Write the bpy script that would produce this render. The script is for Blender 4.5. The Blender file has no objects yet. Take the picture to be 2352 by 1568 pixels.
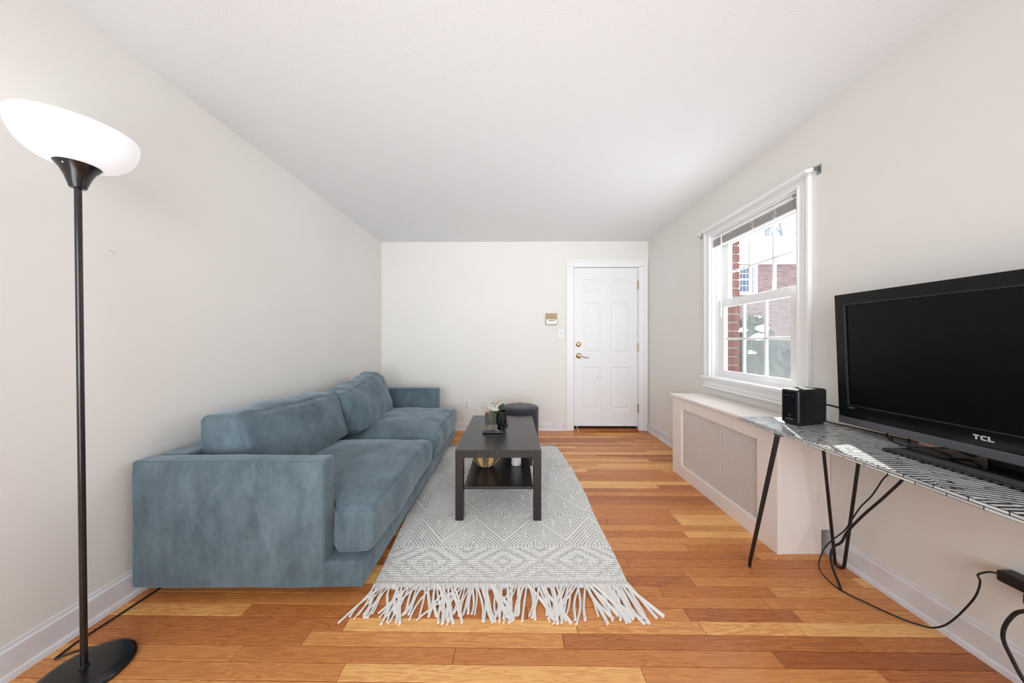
import bpy, bmesh, math, random
import numpy as np
from mathutils import Vector, Matrix, noise
random.seed(7)
S = bpy.context.scene
COL = S.collection
PI = math.pi
# ------------------------------------------------------------------ camera, world, lights, exposure
CAMH = 1.155
cam = bpy.data.cameras.new('camera'); camo = bpy.data.objects.new('camera', cam); COL.objects.link(camo)
camo.location = (0, 0, CAMH); camo.rotation_euler = (PI/2, 0, 0)
cam.sensor_width = 36; cam.lens = 36*690/2352; cam.clip_start = 0.02; cam.clip_end = 200
S.camera = camo
S.view_settings.view_transform = 'Standard'; S.view_settings.look = 'None'
S.view_settings.gamma = 1; S.view_settings.use_curve_mapping = False
S.view_settings.exposure = 0.22
w = bpy.data.worlds.new('sky'); S.world = w; w.use_nodes = True
bg = w.node_tree.nodes['Background']; bg.inputs[0].default_value = (0.80, 0.90, 1.0, 1); bg.inputs[1].default_value = 4.8
def light(name, kind, loc, energy, color=(1, 1, 1), target=None, **kw):
    l = bpy.data.lights.new(name, kind); l.energy = energy; l.color = color
    for k, v in kw.items(): setattr(l, k, v)
    o = bpy.data.objects.new(name, l); COL.objects.link(o); o.location = loc
    if target is not None:
        o.rotation_euler = (Vector(target)-Vector(loc)).to_track_quat('-Z', 'Y').to_euler()
    return o
SUND = Vector((0.49, 0.89, 0.57)).normalized()
light('sun', 'SUN', SUND*30, 26.0, (1.0, 0.95, 0.88), target=(0, 0, 0), angle=0.009)
# added area fill from behind the camera; no window is built there
light('rear_fill', 'AREA', (0.0, -2.2, 1.5), 47, (0.84, 0.93, 1.0), target=(0, 3, 1.05), shape='RECTANGLE', size=3.1, size_y=1.5, spread=2.2)
# added unseen fill behind the camera, tilted up to brighten ceiling and far walls
light('bounce_fill', 'AREA', (0.0, -0.6, 0.75), 14.5, (0.90, 0.955, 1.0), target=(0, 2.2, 2.1), shape='RECTANGLE', size=2.6, size_y=0.9, spread=1.6)

# ------------------------------------------------------------------ helpers
def lin(c):
    return tuple(((v/255)/12.92 if v/255 <= 0.04045 else ((v/255+0.055)/1.055)**2.4) for v in c) + (1,)
def mat(name, rgb, rough=0.5, metal=0.0, var=None, vscale=5, stretch=(1, 1, 1), bump=0, bscale=50, spec=0.5, sheen=0, emit=None, coat=0):
    m = bpy.data.materials.new(name); m.use_nodes = True
    nt = m.node_tree; b = nt.nodes['Principled BSDF']
    b.inputs['Base Color'].default_value = lin(rgb); b.inputs['Roughness'].default_value = rough
    b.inputs['Metallic'].default_value = metal; b.inputs['Specular IOR Level'].default_value = spec
    if sheen:
        b.inputs['Sheen Weight'].default_value = sheen; b.inputs['Sheen Roughness'].default_value = 0.4
    if coat: b.inputs['Coat Weight'].default_value = coat; b.inputs['Coat Roughness'].default_value = 0.08
    if emit: b.inputs['Emission Color'].default_value = lin(emit[0]); b.inputs['Emission Strength'].default_value = emit[1]
    tc = nt.nodes.new('ShaderNodeTexCoord'); mp = nt.nodes.new('ShaderNodeMapping')
    nt.links.new(tc.outputs['Object'], mp.inputs[0]); mp.inputs['Scale'].default_value = stretch
    n = nt.nodes.new('ShaderNodeTexNoise'); n.inputs['Scale'].default_value = vscale; n.inputs['Detail'].default_value = 6
    nt.links.new(mp.outputs[0], n.inputs[0])
    if var:
        mx = nt.nodes.new('ShaderNodeMix'); mx.data_type = 'RGBA'
        mx.inputs[6].default_value = lin(rgb); mx.inputs[7].default_value = lin(var)
        rp = nt.nodes.new('ShaderNodeMapRange'); rp.inputs[1].default_value = 0.38; rp.inputs[2].default_value = 0.62
        nt.links.new(n.outputs[0], rp.inputs[0]); nt.links.new(rp.outputs[0], mx.inputs[0])
        nt.links.new(mx.outputs[2], b.inputs['Base Color'])
    if bump:
        n2 = nt.nodes.new('ShaderNodeTexNoise'); n2.inputs['Scale'].default_value = bscale; n2.inputs['Detail'].default_value = 4
        nt.links.new(mp.outputs[0], n2.inputs[0])
        bp = nt.nodes.new('ShaderNodeBump'); bp.inputs['Strength'].default_value = bump; bp.inputs['Distance'].default_value = 0.002
        nt.links.new(n2.outputs[0], bp.inputs['Height']); nt.links.new(bp.outputs[0], b.inputs['Normal'])
    return m
def nodes_of(m): return m.node_tree, m.node_tree.nodes['Principled BSDF']

def box(bm, x0, x1, y0, y1, z0, z1, bev=0.0, seg=2):
    vs = [bm.verts.new(p) for p in ((x0,y0,z0),(x1,y0,z0),(x1,y1,z0),(x0,y1,z0),(x0,y0,z1),(x1,y0,z1),(x1,y1,z1),(x0,y1,z1))]
    fs = [bm.faces.new([vs[i] for i in q]) for q in ((3,2,1,0),(4,5,6,7),(0,1,5,4),(1,2,6,5),(2,3,7,6),(3,0,4,7))]
    if bev > 0:
        es = list({e for f in fs for e in f.edges})
        bmesh.ops.bevel(bm, geom=es, offset=bev, segments=seg, affect='EDGES', profile=0.5, clamp_overlap=True)
def smooth_path(pts, n=8):
    P = [Vector(p) for p in pts]
    if len(P) < 3: return P
    out = []
    for i in range(len(P)-1):
        p0 = P[max(i-1, 0)]; p1 = P[i]; p2 = P[i+1]; p3 = P[min(i+2, len(P)-1)]
        for k in range(n):
            t = k/n
            out.append(0.5*((2*p1)+(p2-p0)*t+(2*p0-5*p1+4*p2-p3)*t*t+(3*p1-p0-3*p2+p3)*t**3))
    out.append(P[-1]); return out
def tube(bm, pts, r, n=8, cap=True, flat=1.0, up=None):
    P = [Vector(p) for p in pts]; R = r if isinstance(r, (list, tuple)) else [r]*len(P)
    prev = None; a = None
    for i, p in enumerate(P):
        t = (P[min(i+1, len(P)-1)]-P[max(i-1, 0)])
        t = t.normalized() if t.length > 1e-9 else Vector((0, 0, 1))
        if up is not None: a = Vector(up).cross(t)
        elif a is None: a = t.orthogonal()
        else: a = a - t*a.dot(t)
        a = a.normalized() if a.length > 1e-9 else t.orthogonal().normalized()
        b = t.cross(a)
        ring = [bm.verts.new(p + (a*math.cos(2*PI*k/n) + b*math.sin(2*PI*k/n)*flat)*R[i]) for k in range(n)]
        if prev:
            for k in range(n): bm.faces.new((prev[k], prev[(k+1) % n], ring[(k+1) % n], ring[k]))
        elif cap: bm.faces.new(list(reversed(ring)))
        prev = ring
    if cap: bm.faces.new(prev)
def lathe(bm, prof, c, n=32, rib=0.0, nr=0, capb=True, capt=False, axis='z', lean=(0, 0)):
    prev = None; c = Vector(c)
    for (r, z) in prof:
        ring = []
        for k in range(n):
            a = 2*PI*k/n; rr = r*(1+rib*math.cos(nr*a)) if nr else r
            if axis == 'z': v = Vector((rr*math.cos(a)+lean[0]*z, rr*math.sin(a)+lean[1]*z, z))
            elif axis == 'y': v = Vector((rr*math.cos(a), -z, rr*math.sin(a)))
            else: v = Vector((-z, rr*math.cos(a), rr*math.sin(a)))
            ring.append(bm.verts.new(c+v))
        if prev:
            for k in range(n): bm.faces.new((prev[k], prev[(k+1) % n], ring[(k+1) % n], ring[k]))
        elif capb: bm.faces.new(list(reversed(ring)))
        prev = ring
    if capt: bm.faces.new(prev)
def parent_to(o, p):
    o.parent = p
    bpy_mw = Matrix.Identity(4); q = p; chain = []
    while q: chain.append(q); q = q.parent
    mw = Matrix.Identity(4)
    for q in reversed(chain): mw = mw @ q.matrix_parent_inverse @ q.matrix_basis
    o.matrix_parent_inverse = mw.inverted()
def link_mesh(name, me, m, parent=None, smooth=False, center=True):
    if m: me.materials.append(m)
    o = bpy.data.objects.new(name, me); COL.objects.link(o)
    n = len(me.vertices); co = np.empty(n*3, dtype=np.float32); me.vertices.foreach_get('co', co); co = co.reshape(-1, 3)
    if center and n:
        c = (co.min(0)+co.max(0))/2; c[2] = co[:, 2].min()
        me.vertices.foreach_set('co', (co-c).ravel()); me.update(); o.location = [float(v) for v in c]
    if parent: parent_to(o, parent)
    if smooth:
        me.polygons.foreach_set('use_smooth', [True]*len(me.polygons))
        try: me.set_sharp_from_angle(angle=math.radians(40))
        except Exception: pass
        wn = o.modifiers.new('weighted', 'WEIGHTED_NORMAL'); wn.keep_sharp = True
    return o
def obj(name, bm, m, parent=None, smooth=False, post=None, norm=True):
    if post:
        for v in bm.verts: v.co = post(v.co)
    if norm: bmesh.ops.recalc_face_normals(bm, faces=bm.faces)
    me = bpy.data.meshes.new(name); bm.to_mesh(me); bm.free()
    return link_mesh(name, me, m, parent, smooth)
def BM(): return bmesh.new()
def bobj(name, m, parent, *b, bev=0.0, post=None, smooth=None, seg=2):
    bm = BM()
    for q in b: box(bm, *q, bev=bev, seg=seg)
    return obj(name, bm, m, parent, smooth=(bev >= 0.005) if smooth is None else smooth, post=post)
def tobj(name, m, parent, pts, r, n=8, sm=True, k=8, post=None, **kw):
    bm = BM(); tube(bm, smooth_path(pts, k) if sm else pts, r, n, **kw)
    return obj(name, bm, m, parent, smooth=True, post=post)
def lobj(name, m, parent, prof, c, n=32, **kw):
    bm = BM(); lathe(bm, prof, c, n, **kw); return obj(name, bm, m, parent, smooth=True)
def thing(name, label, cat, loc, group=None):
    o = bpy.data.objects.new(name, None); COL.objects.link(o); o.location = loc; o.empty_display_size = 0.1
    return tag(o, label, cat, group)
def tag(o, label, cat, group=None):
    o['label'] = label; o['category'] = cat
    if group: o['group'] = group
    return o
def struct(o): o['kind'] = 'structure'; return o
def sempty(name, loc):
    o = bpy.data.objects.new(name, None); COL.objects.link(o); o.location = loc; o['kind'] = 'structure'; return o
def copy_obj(o, parent, loc):
    c = o.copy(); COL.objects.link(c); c.parent = parent; c.matrix_parent_inverse = o.matrix_parent_inverse.copy(); c.location = loc
    return c

# slightly out-of-square walls: local frames
def RW(v): return Vector((v[0]+1.7074+0.0147*v[1], v[1], v[2]))          # right wall: local x = out of the room
def LW(v): return Vector((v[0]-1.7101-0.007*(3.93-v[1]), v[1], v[2]))     # left wall: local x = into the room
def BW(v): return Vector((v[0], v[1]+3.9153-0.01152*v[0], v[2]))        # far wall: local y, negative into the room
WL, HC, YR = -1.71, 2.455, -2.3

# ------------------------------------------------------------------ materials
M = {}
M['wall'] = mat('wall_paint', (241, 237, 232), 0.6, bump=0.12, bscale=160, var=(239, 235, 229), vscale=1.5, spec=0.3)
M['ceiling'] = mat('ceiling_paint', (241, 242, 243), 0.8, bump=0.5, bscale=120, spec=0.2)
M['trim'] = mat('trim_paint', (249, 248, 248), 0.35, bump=0.04, bscale=60)
M['base_trim'] = mat('baseboard_paint', (232, 226, 228), 0.4, var=(238, 238, 242), vscale=9, bump=0.05, bscale=40)
M['door'] = mat('door_paint', (244, 244, 245), 0.4, bump=0.03, bscale=30)
M['plastic_white'] = mat('white_plastic', (240, 238, 234), 0.35)
M['slot'] = mat('dark_slot', (70, 66, 62), 0.6)
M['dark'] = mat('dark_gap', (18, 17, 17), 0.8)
M['brass'] = mat('polished_brass', (232, 208, 150), 0.18, 1.0)
M['old_brass'] = mat('tarnished_brass', (190, 172, 130), 0.35, 1.0)
M['nickel'] = mat('satin_nickel', (200, 195, 188), 0.3, 1.0)
M['tan'] = mat('tan_plastic', (188, 164, 120), 0.45, var=(178, 154, 112), vscale=30)
M['black_metal'] = mat('black_metal', (20, 19, 20), 0.38)
M['lamp_black'] = mat('lamp_black_plastic', (20, 18, 19), 0.25, var=(26, 24, 25), vscale=30, bump=0.03, coat=0.3)
M['black_wood'] = mat('black_brown_veneer', (38, 31, 31), 0.42, var=(46, 38, 37), vscale=12, stretch=(4, 1, 8), bump=0.05, bscale=200)
M['black_top'] = mat('black_veneer_top', (42, 39, 38), 0.27, var=(52, 48, 47), vscale=8, stretch=(8, 1, 1), bump=0.03, bscale=200)
M['ottoman'] = mat('charcoal_weave', (40, 38, 46), 0.9, var=(50, 47, 56), vscale=120, bump=0.3, bscale=300, sheen=0.3)
M['tv_bezel'] = mat('gloss_black_bezel', (9, 9, 10), 0.16, spec=0.35)
M['tv_screen'] = mat('tv_screen', (7, 7, 8), 0.25, spec=0.22)
M['tv_silver'] = mat('gunmetal_strip', (112, 112, 118), 0.4, 0.6)
M['silver_letter'] = mat('silver_lettering', (215, 215, 220), 0.3, 0.4)
M['router'] = mat('matt_black_plastic', (18, 18, 19), 0.42, bump=0.1, bscale=300)
M['router_gloss'] = mat('gloss_black_plastic', (10, 10, 12), 0.12)
M['grey_text'] = mat('grey_print', (120, 122, 126), 0.5)
M['cable'] = mat('black_cable', (22, 21, 22), 0.5)
M['rad'] = mat('cover_paint', (247, 236, 229), 0.42, var=(245, 233, 225), vscale=2, bump=0.05, bscale=60)
M['cream_petal'] = mat('white_petal', (240, 238, 228), 0.6)
M['leaf'] = mat('green_leaf', (52, 78, 44), 0.45, var=(70, 96, 60), vscale=60)
M['berry'] = mat('pink_brown_berries', (176, 128, 108), 0.6, var=(215, 180, 158), vscale=150)
M['bud'] = mat('beige_bud', (212, 176, 140), 0.6, var=(236, 214, 186), vscale=80)
M['stem'] = mat('brown_green_stem', (96, 84, 56), 0.6)
M['marble_white'] = mat('white_stoneware', (226, 220, 216), 0.4, var=(205, 198, 196), vscale=25)
M['remote'] = mat('remote_black', (24, 24, 28), 0.3)
M['purple'] = mat('purple_button', (120, 70, 190), 0.4)
M['blind_slat'] = mat('grey_slats', (206, 200, 197), 0.5)
M['steel'] = mat('zinc_steel', (150, 155, 152), 0.35, 0.9)
M['snow'] = mat('snow', (240, 244, 250), 0.8, bump=0.4, bscale=8)
M['bark'] = mat('grey_bark', (84, 88, 98), 0.9, bump=0.5, bscale=40)
M['evergreen'] = mat('dark_evergreen', (24, 30, 28), 0.8, var=(40, 50, 42), vscale=30, bump=0.6, bscale=40)
M['brick'] = mat('red_brick', (74, 36, 29), 0.85, var=(92, 48, 39), vscale=14, bump=0.6, bscale=80)
M['mortar'] = mat('pale_mortar', (120, 108, 100), 0.9, bump=0.5, bscale=100)
M['house_window'] = mat('far_window_glass', (36, 46, 64), 0.1)

def glass_mat(name, tint, gloss):
    m = bpy.data.materials.new(name); m.use_nodes = True; nt = m.node_tree; nt.nodes.clear()
    o = nt.nodes.new('ShaderNodeOutputMaterial'); t = nt.nodes.new('ShaderNodeBsdfTransparent'); g = nt.nodes.new('ShaderNodeBsdfGlossy')
    g.inputs['Roughness'].default_value = 0.02; t.inputs[0].default_value = tint
    mx = nt.nodes.new('ShaderNodeMixShader'); mx.inputs[0].default_value = gloss
    nt.links.new(t.outputs[0], mx.inputs[1]); nt.links.new(g.outputs[0], mx.inputs[2]); nt.links.new(mx.outputs[0], o.inputs[0]); return m
M['glass'] = glass_mat('window_glass', (0.97, 0.98, 0.98, 1), 0.05)
def screen_mat():
    m = bpy.data.materials.new('insect_screen'); m.use_nodes = True; nt = m.node_tree; nt.nodes.clear()
    o = nt.nodes.new('ShaderNodeOutputMaterial'); t = nt.nodes.new('ShaderNodeBsdfTransparent'); d = nt.nodes.new('ShaderNodeBsdfDiffuse'); tr = nt.nodes.new('ShaderNodeBsdfTranslucent')
    d.inputs[0].default_value = (0.30, 0.31, 0.31, 1); tr.inputs[0].default_value = (0.16, 0.165, 0.165, 1)
    a = nt.nodes.new('ShaderNodeMixShader'); a.inputs[0].default_value = 0.5
    nt.links.new(d.outputs[0], a.inputs[1]); nt.links.new(tr.outputs[0], a.inputs[2])
    n = nt.nodes.new('ShaderNodeTexNoise'); n.inputs['Scale'].default_value = 260; n.inputs['Detail'].default_value = 1
    tc = nt.nodes.new('ShaderNodeTexCoord'); nt.links.new(tc.outputs['Object'], n.inputs[0])
    r = nt.nodes.new('ShaderNodeMapRange'); r.inputs[1].default_value = 0.3; r.inputs[2].default_value = 0.7; r.inputs[3].default_value = 0.12; r.inputs[4].default_value = 0.55
    nt.links.new(n.outputs[0], r.inputs[0])
    mx = nt.nodes.new('ShaderNodeMixShader'); nt.links.new(r.outputs[0], mx.inputs[0])
    nt.links.new(t.outputs[0], mx.inputs[1]); nt.links.new(a.outputs[0], mx.inputs[2]); nt.links.new(mx.outputs[0], o.inputs[0]); return m
M['screen'] = screen_mat()
def tinted_glass(name, rgb, rough=0.05, trans=0.85):
    m = mat(name, rgb, rough); nt, b = nodes_of(m); b.inputs['Transmission Weight'].default_value = trans; b.inputs['IOR'].default_value = 1.45; return m
M['smoke_glass'] = tinted_glass('smoked_amber_glass', (172, 168, 152))
M['green_glass'] = tinted_glass('black_green_glass', (26, 34, 30), 0.12, 0.4)
M['candle_wax'] = mat('dark_wax', (70, 52, 42), 0.5)

def shade_mat():
    m = mat('opal_shade', (238, 238, 243), 0.3, emit=((255, 252, 250), 0.32)); return m
M['shade'] = shade_mat()

def velvet_mat():
    m = mat('blue_grey_velvet', (100, 122, 133), 0.85, spec=0.15, sheen=0.7)
    nt, b = nodes_of(m); L = nt.links
    b.inputs['Sheen Tint'].default_value = lin((200, 212, 220))
    tc = nt.nodes.new('ShaderNodeTexCoord')
    n1 = nt.nodes.new('ShaderNodeTexNoise'); n1.inputs['Scale'].default_value = 8.0; n1.inputs['Detail'].default_value = 8; n1.inputs['Roughness'].default_value = 0.7; n1.inputs['Distortion'].default_value = 0.12
    n2 = nt.nodes.new('ShaderNodeTexNoise'); n2.inputs['Scale'].default_value = 420; n2.inputs['Detail'].default_value = 2
    n3 = nt.nodes.new('ShaderNodeTexVoronoi'); n3.inputs['Scale'].default_value = 5.5
    mp = nt.nodes.new('ShaderNodeMapping'); mp.inputs['Scale'].default_value = (1.8, 0.8, 1.0); mp.inputs['Rotation'].default_value = (0.3, 0.5, 0.6)
    nd = nt.nodes.new('ShaderNodeTexNoise'); nd.inputs['Scale'].default_value = 3
    mv = nt.nodes.new('ShaderNodeMapping'); mv.inputs['Scale'].default_value = (1.0, 0.7, 0.45); mv.inputs['Rotation'].default_value = (0.2, 0.25, 0.3)
    L.new(tc.outputs['Object'], mv.inputs[0]); L.new(mv.outputs[0], n1.inputs[0]); L.new(tc.outputs['Object'], n2.inputs[0]); L.new(tc.outputs['Object'], nd.inputs[0])
    L.new(tc.outputs['Object'], mp.inputs[0])
    vm = nt.nodes.new('ShaderNodeVectorMath'); vm.operation = 'MULTIPLY_ADD'; vm.inputs[1].default_value = (0.25, 0.25, 0.25)
    L.new(nd.outputs[1], vm.inputs[0]); L.new(mp.outputs[0], vm.inputs[2]); L.new(vm.outputs[0], n3.inputs[0])
    cr = nt.nodes.new('ShaderNodeValToRGB'); e = cr.color_ramp.elements
    e[0].position = 0.32; e[0].color = lin((82, 97, 106)); e[1].position = 0.70; e[1].color = lin((118, 136, 145))
    L.new(n1.outputs[0], cr.inputs[0])
    mx = nt.nodes.new('ShaderNodeMix'); mx.data_type = 'RGBA'; mx.blend_type = 'MULTIPLY'; mx.inputs[0].default_value = 0.16
    L.new(cr.outputs[0], mx.inputs[6]); L.new(n3.outputs['Color'], mx.inputs[7])
    hs = nt.nodes.new('ShaderNodeHueSaturation'); hs.inputs['Saturation'].default_value = 1.0
    bw = nt.nodes.new('ShaderNodeSeparateColor'); L.new(n3.outputs['Color'], bw.inputs[0])
    cb = nt.nodes.new('ShaderNodeCombineColor')
    for i in range(3): L.new(bw.outputs[0], cb.inputs[i])
    L.new(cb.outputs[0], mx.inputs[7]); L.new(mx.outputs[2], hs.inputs['Color']); L.new(hs.outputs[0], b.inputs['Base Color'])
    bp = nt.nodes.new('ShaderNodeBump'); bp.inputs['Strength'].default_value = 0.12; bp.inputs['Distance'].default_value = 0.001
    L.new(n2.outputs[0], bp.inputs['Height'])
    mw = nt.nodes.new('ShaderNodeMapping'); mw.inputs['Scale'].default_value = (5, 2.2, 5); mw.inputs['Rotation'].default_value = (0.5, 0.3, 0.5); L.new(tc.outputs['Object'], mw.inputs[0])
    n4 = nt.nodes.new('ShaderNodeTexNoise'); n4.inputs['Scale'].default_value = 3.2; n4.inputs['Detail'].default_value = 3; n4.inputs['Distortion'].default_value = 0.6; L.new(mw.outputs[0], n4.inputs[0])
    b2 = nt.nodes.new('ShaderNodeBump'); b2.inputs['Strength'].default_value = 0.22; b2.inputs['Distance'].default_value = 0.012
    L.new(n4.outputs[0], b2.inputs['Height']); L.new(bp.outputs[0], b2.inputs['Normal']); L.new(b2.outputs[0], b.inputs['Normal'])
    return m
M['velvet'] = velvet_mat()

def wood_mat():
    m = mat('oak_strip_floor', (190, 120, 66), 0.3); nt, b = nodes_of(m); L = nt.links
    at = nt.nodes.new('ShaderNodeAttribute'); at.attribute_name = 'tone'
    tc = nt.nodes.new('ShaderNodeTexCoord'); geo = nt.nodes.new('ShaderNodeNewGeometry')
    sx = nt.nodes.new('ShaderNodeVectorMath'); sx.operation = 'MULTIPLY_ADD'; sx.inputs[1].default_value = (37.1, 11.3, 5.7)
    L.new(at.outputs['Color'], sx.inputs[0]); L.new(geo.outputs['Position'], sx.inputs[2])
    mp = nt.nodes.new('ShaderNodeMapping'); mp.inputs['Scale'].default_value = (1.6, 22, 1); L.new(sx.outputs[0], mp.inputs[0])
    n = nt.nodes.new('ShaderNodeTexNoise'); n.inputs['Scale'].default_value = 1.6; n.inputs['Detail'].default_value = 3; n.inputs['Distortion'].default_value = 0.5
    L.new(mp.outputs[0], n.inputs[0])
    # cathedral rings: sine of the noise
    mm = nt.nodes.new('ShaderNodeMath'); mm.operation = 'MULTIPLY'; mm.inputs[1].default_value = 62; L.new(n.outputs[0], mm.inputs[0])
    sn = nt.nodes.new('ShaderNodeMath'); sn.operation = 'SINE'; L.new(mm.outputs[0], sn.inputs[0])
    mp2 = nt.nodes.new('ShaderNodeMapping'); mp2.inputs['Scale'].default_value = (7, 260, 1); L.new(sx.outputs[0], mp2.inputs[0])
    n2 = nt.nodes.new('ShaderNodeTexNoise'); n2.inputs['Scale'].default_value = 2; n2.inputs['Detail'].default_value = 3; L.new(mp2.outputs[0], n2.inputs[0])
    cr = nt.nodes.new('ShaderNodeValToRGB'); e = cr.color_ramp.elements
    e[0].position = 0.0; e[0].color = lin((164, 92, 46)); e[1].position = 1.0; e[1].color = lin((250, 192, 118))
    k = e.new(0.35); k.color = lin((202, 124, 66)); k = e.new(0.7); k.color = lin((224, 150, 85))
    sep = nt.nodes.new('ShaderNodeSeparateColor'); L.new(at.outputs['Color'], sep.inputs[0])
    a1 = nt.nodes.new('ShaderNodeMath'); a1.operation = 'MULTIPLY_ADD'; a1.inputs[1].default_value = 0.13; L.new(sn.outputs[0], a1.inputs[0]); L.new(sep.outputs[0], a1.inputs[2])
    a2 = nt.nodes.new('ShaderNodeMath'); a2.operation = 'MULTIPLY_ADD'; a2.inputs[1].default_value = 0.35; L.new(n2.outputs[0], a2.inputs[0]); L.new(a1.outputs[0], a2.inputs[2])
    a3 = nt.nodes.new('ShaderNodeMath'); a3.operation = 'SUBTRACT'; a3.inputs[1].default_value = 0.17; L.new(a2.outputs[0], a3.inputs[0])
    L.new(a3.outputs[0], cr.inputs[0]); L.new(cr.outputs[0], b.inputs['Base Color'])
    bp = nt.nodes.new('ShaderNodeBump'); bp.inputs['Strength'].default_value = 0.08; bp.inputs['Distance'].default_value = 0.001
    L.new(n2.outputs[0], bp.inputs['Height']); L.new(bp.outputs[0], b.inputs['Normal'])
    b.inputs['Roughness'].default_value = 0.33
    return m
M['wood'] = wood_mat()

def rug_mat():
    m = mat('rug_wool', (225, 220, 214), 0.95, spec=0.1); nt, b = nodes_of(m); L = nt.links
    at = nt.nodes.new('ShaderNodeAttribute'); at.attribute_name = 'yarn'
    sep = nt.nodes.new('ShaderNodeSeparateColor'); L.new(at.outputs['Color'], sep.inputs[0])
    tc = nt.nodes.new('ShaderNodeTexCoord')
    mp = nt.nodes.new('ShaderNodeMapping'); mp.inputs['Scale'].default_value = (90, 300, 1); L.new(tc.outputs['Object'], mp.inputs[0])
    n = nt.nodes.new('ShaderNodeTexNoise'); n.inputs['Scale'].default_value = 1.0; n.inputs['Detail'].default_value = 2; L.new(mp.outputs[0], n.inputs[0])
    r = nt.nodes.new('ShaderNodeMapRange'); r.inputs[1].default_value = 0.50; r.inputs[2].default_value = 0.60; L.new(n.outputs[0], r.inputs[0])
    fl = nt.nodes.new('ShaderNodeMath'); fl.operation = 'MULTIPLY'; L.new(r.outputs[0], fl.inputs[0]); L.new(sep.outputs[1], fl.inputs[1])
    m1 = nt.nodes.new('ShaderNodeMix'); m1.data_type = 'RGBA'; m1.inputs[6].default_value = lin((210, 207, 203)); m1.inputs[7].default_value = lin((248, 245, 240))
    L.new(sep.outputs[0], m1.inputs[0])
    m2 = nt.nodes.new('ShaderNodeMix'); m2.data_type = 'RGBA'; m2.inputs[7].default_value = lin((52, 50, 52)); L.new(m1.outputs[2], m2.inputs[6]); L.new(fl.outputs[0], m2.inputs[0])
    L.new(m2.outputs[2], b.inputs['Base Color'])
    return m
M['rug'] = rug_mat()
M['fringe'] = mat('cotton_fringe', (242, 237, 232), 0.95, bump=0.4, bscale=400, spec=0.1)

def inlay_mat():
    m = mat('inlay_top', (225, 226, 224), 0.22); nt, b = nodes_of(m); L = nt.links
    tc = nt.nodes.new('ShaderNodeTexCoord')
    def bricks(rot, off):
        mp = nt.nodes.new('ShaderNodeMapping'); mp.inputs['Rotation'].default_value = (0, 0, rot); mp.inputs['Location'].default_value = (off, off*0.7, 0)
        L.new(tc.outputs['Object'], mp.inputs[0])
        br = nt.nodes.new('ShaderNodeTexBrick'); br.inputs['Scale'].default_value = 1
        br.inputs['Brick Width'].default_value = 0.16; br.inputs['Row Height'].default_value = 0.0175; br.inputs['Mortar Size'].default_value = 0.0007
        br.inputs['Mortar Smooth'].default_value = 0.0; br.offset = 0.37; br.offset_frequency = 3
        br.inputs['Color1'].default_value = lin((232, 233, 231)); br.inputs['Color2'].default_value = lin((196, 198, 198)); br.inputs['Mortar'].default_value = lin((26, 26, 28))
        L.new(mp.outputs[0], br.inputs[0])
        sp = nt.nodes.new('ShaderNodeSeparateXYZ'); L.new(mp.outputs[0], sp.inputs[0])
        a = nt.nodes.new('ShaderNodeMath'); a.operation = 'DIVIDE'; a.inputs[1].default_value = 0.0175; L.new(sp.outputs[1], a.inputs[0])
        fr = nt.nodes.new('ShaderNodeMath'); fr.operation = 'FRACT'; L.new(a.outputs[0], fr.inputs[0])
        pp = nt.nodes.new('ShaderNodeMath'); pp.operation = 'PINGPONG'; pp.inputs[1].default_value = 0.5; L.new(fr.outputs[0], pp.inputs[0])
        gt = nt.nodes.new('ShaderNodeMath'); gt.operation = 'LESS_THAN'; gt.inputs[1].default_value = 0.19; L.new(pp.outputs[0], gt.inputs[0])
        mq = nt.nodes.new('ShaderNodeMix'); mq.data_type = 'RGBA'; mq.inputs[7].default_value = lin((22, 22, 24)); L.new(gt.outputs[0], mq.inputs[0]); L.new(br.outputs[0], mq.inputs[6])
        return mq
    b1 = bricks(0.06, 0.0); b2 = bricks(0.42, 0.31)
    mp = nt.nodes.new('ShaderNodeMapping'); mp.inputs['Rotation'].default_value = (0, 0, 0.62); mp.inputs['Location'].default_value = (0.05, 0.02, 0); L.new(tc.outputs['Object'], mp.inputs[0])
    ck = nt.nodes.new('ShaderNodeTexChecker'); ck.inputs['Scale'].default_value = 3.1; L.new(mp.outputs[0], ck.inputs[0])
    ck.inputs[1].default_value = (0, 0, 0, 1); ck.inputs[2].default_value = (1, 1, 1, 1)
    mx = nt.nodes.new('ShaderNodeMix'); mx.data_type = 'RGBA'; L.new(ck.outputs[1], mx.inputs[0]); L.new(b1.outputs[2], mx.inputs[6]); L.new(b2.outputs[2], mx.inputs[7])
    n = nt.nodes.new('ShaderNodeTexNoise'); n.inputs['Scale'].default_value = 38; n.inputs['Detail'].default_value = 5; L.new(tc.outputs['Object'], n.inputs[0])
    r = nt.nodes.new('ShaderNodeMapRange'); r.inputs[1].default_value = 0.58; r.inputs[2].default_value = 0.68; L.new(n.outputs[0], r.inputs[0])
    m2 = nt.nodes.new('ShaderNodeMix'); m2.data_type = 'RGBA'; m2.inputs[7].default_value = lin((60, 60, 64)); L.new(r.outputs[0], m2.inputs[0]); L.new(mx.outputs[2], m2.inputs[6])
    L.new(m2.outputs[2], b.inputs['Base Color']); return m
M['inlay'] = inlay_mat()

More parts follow.
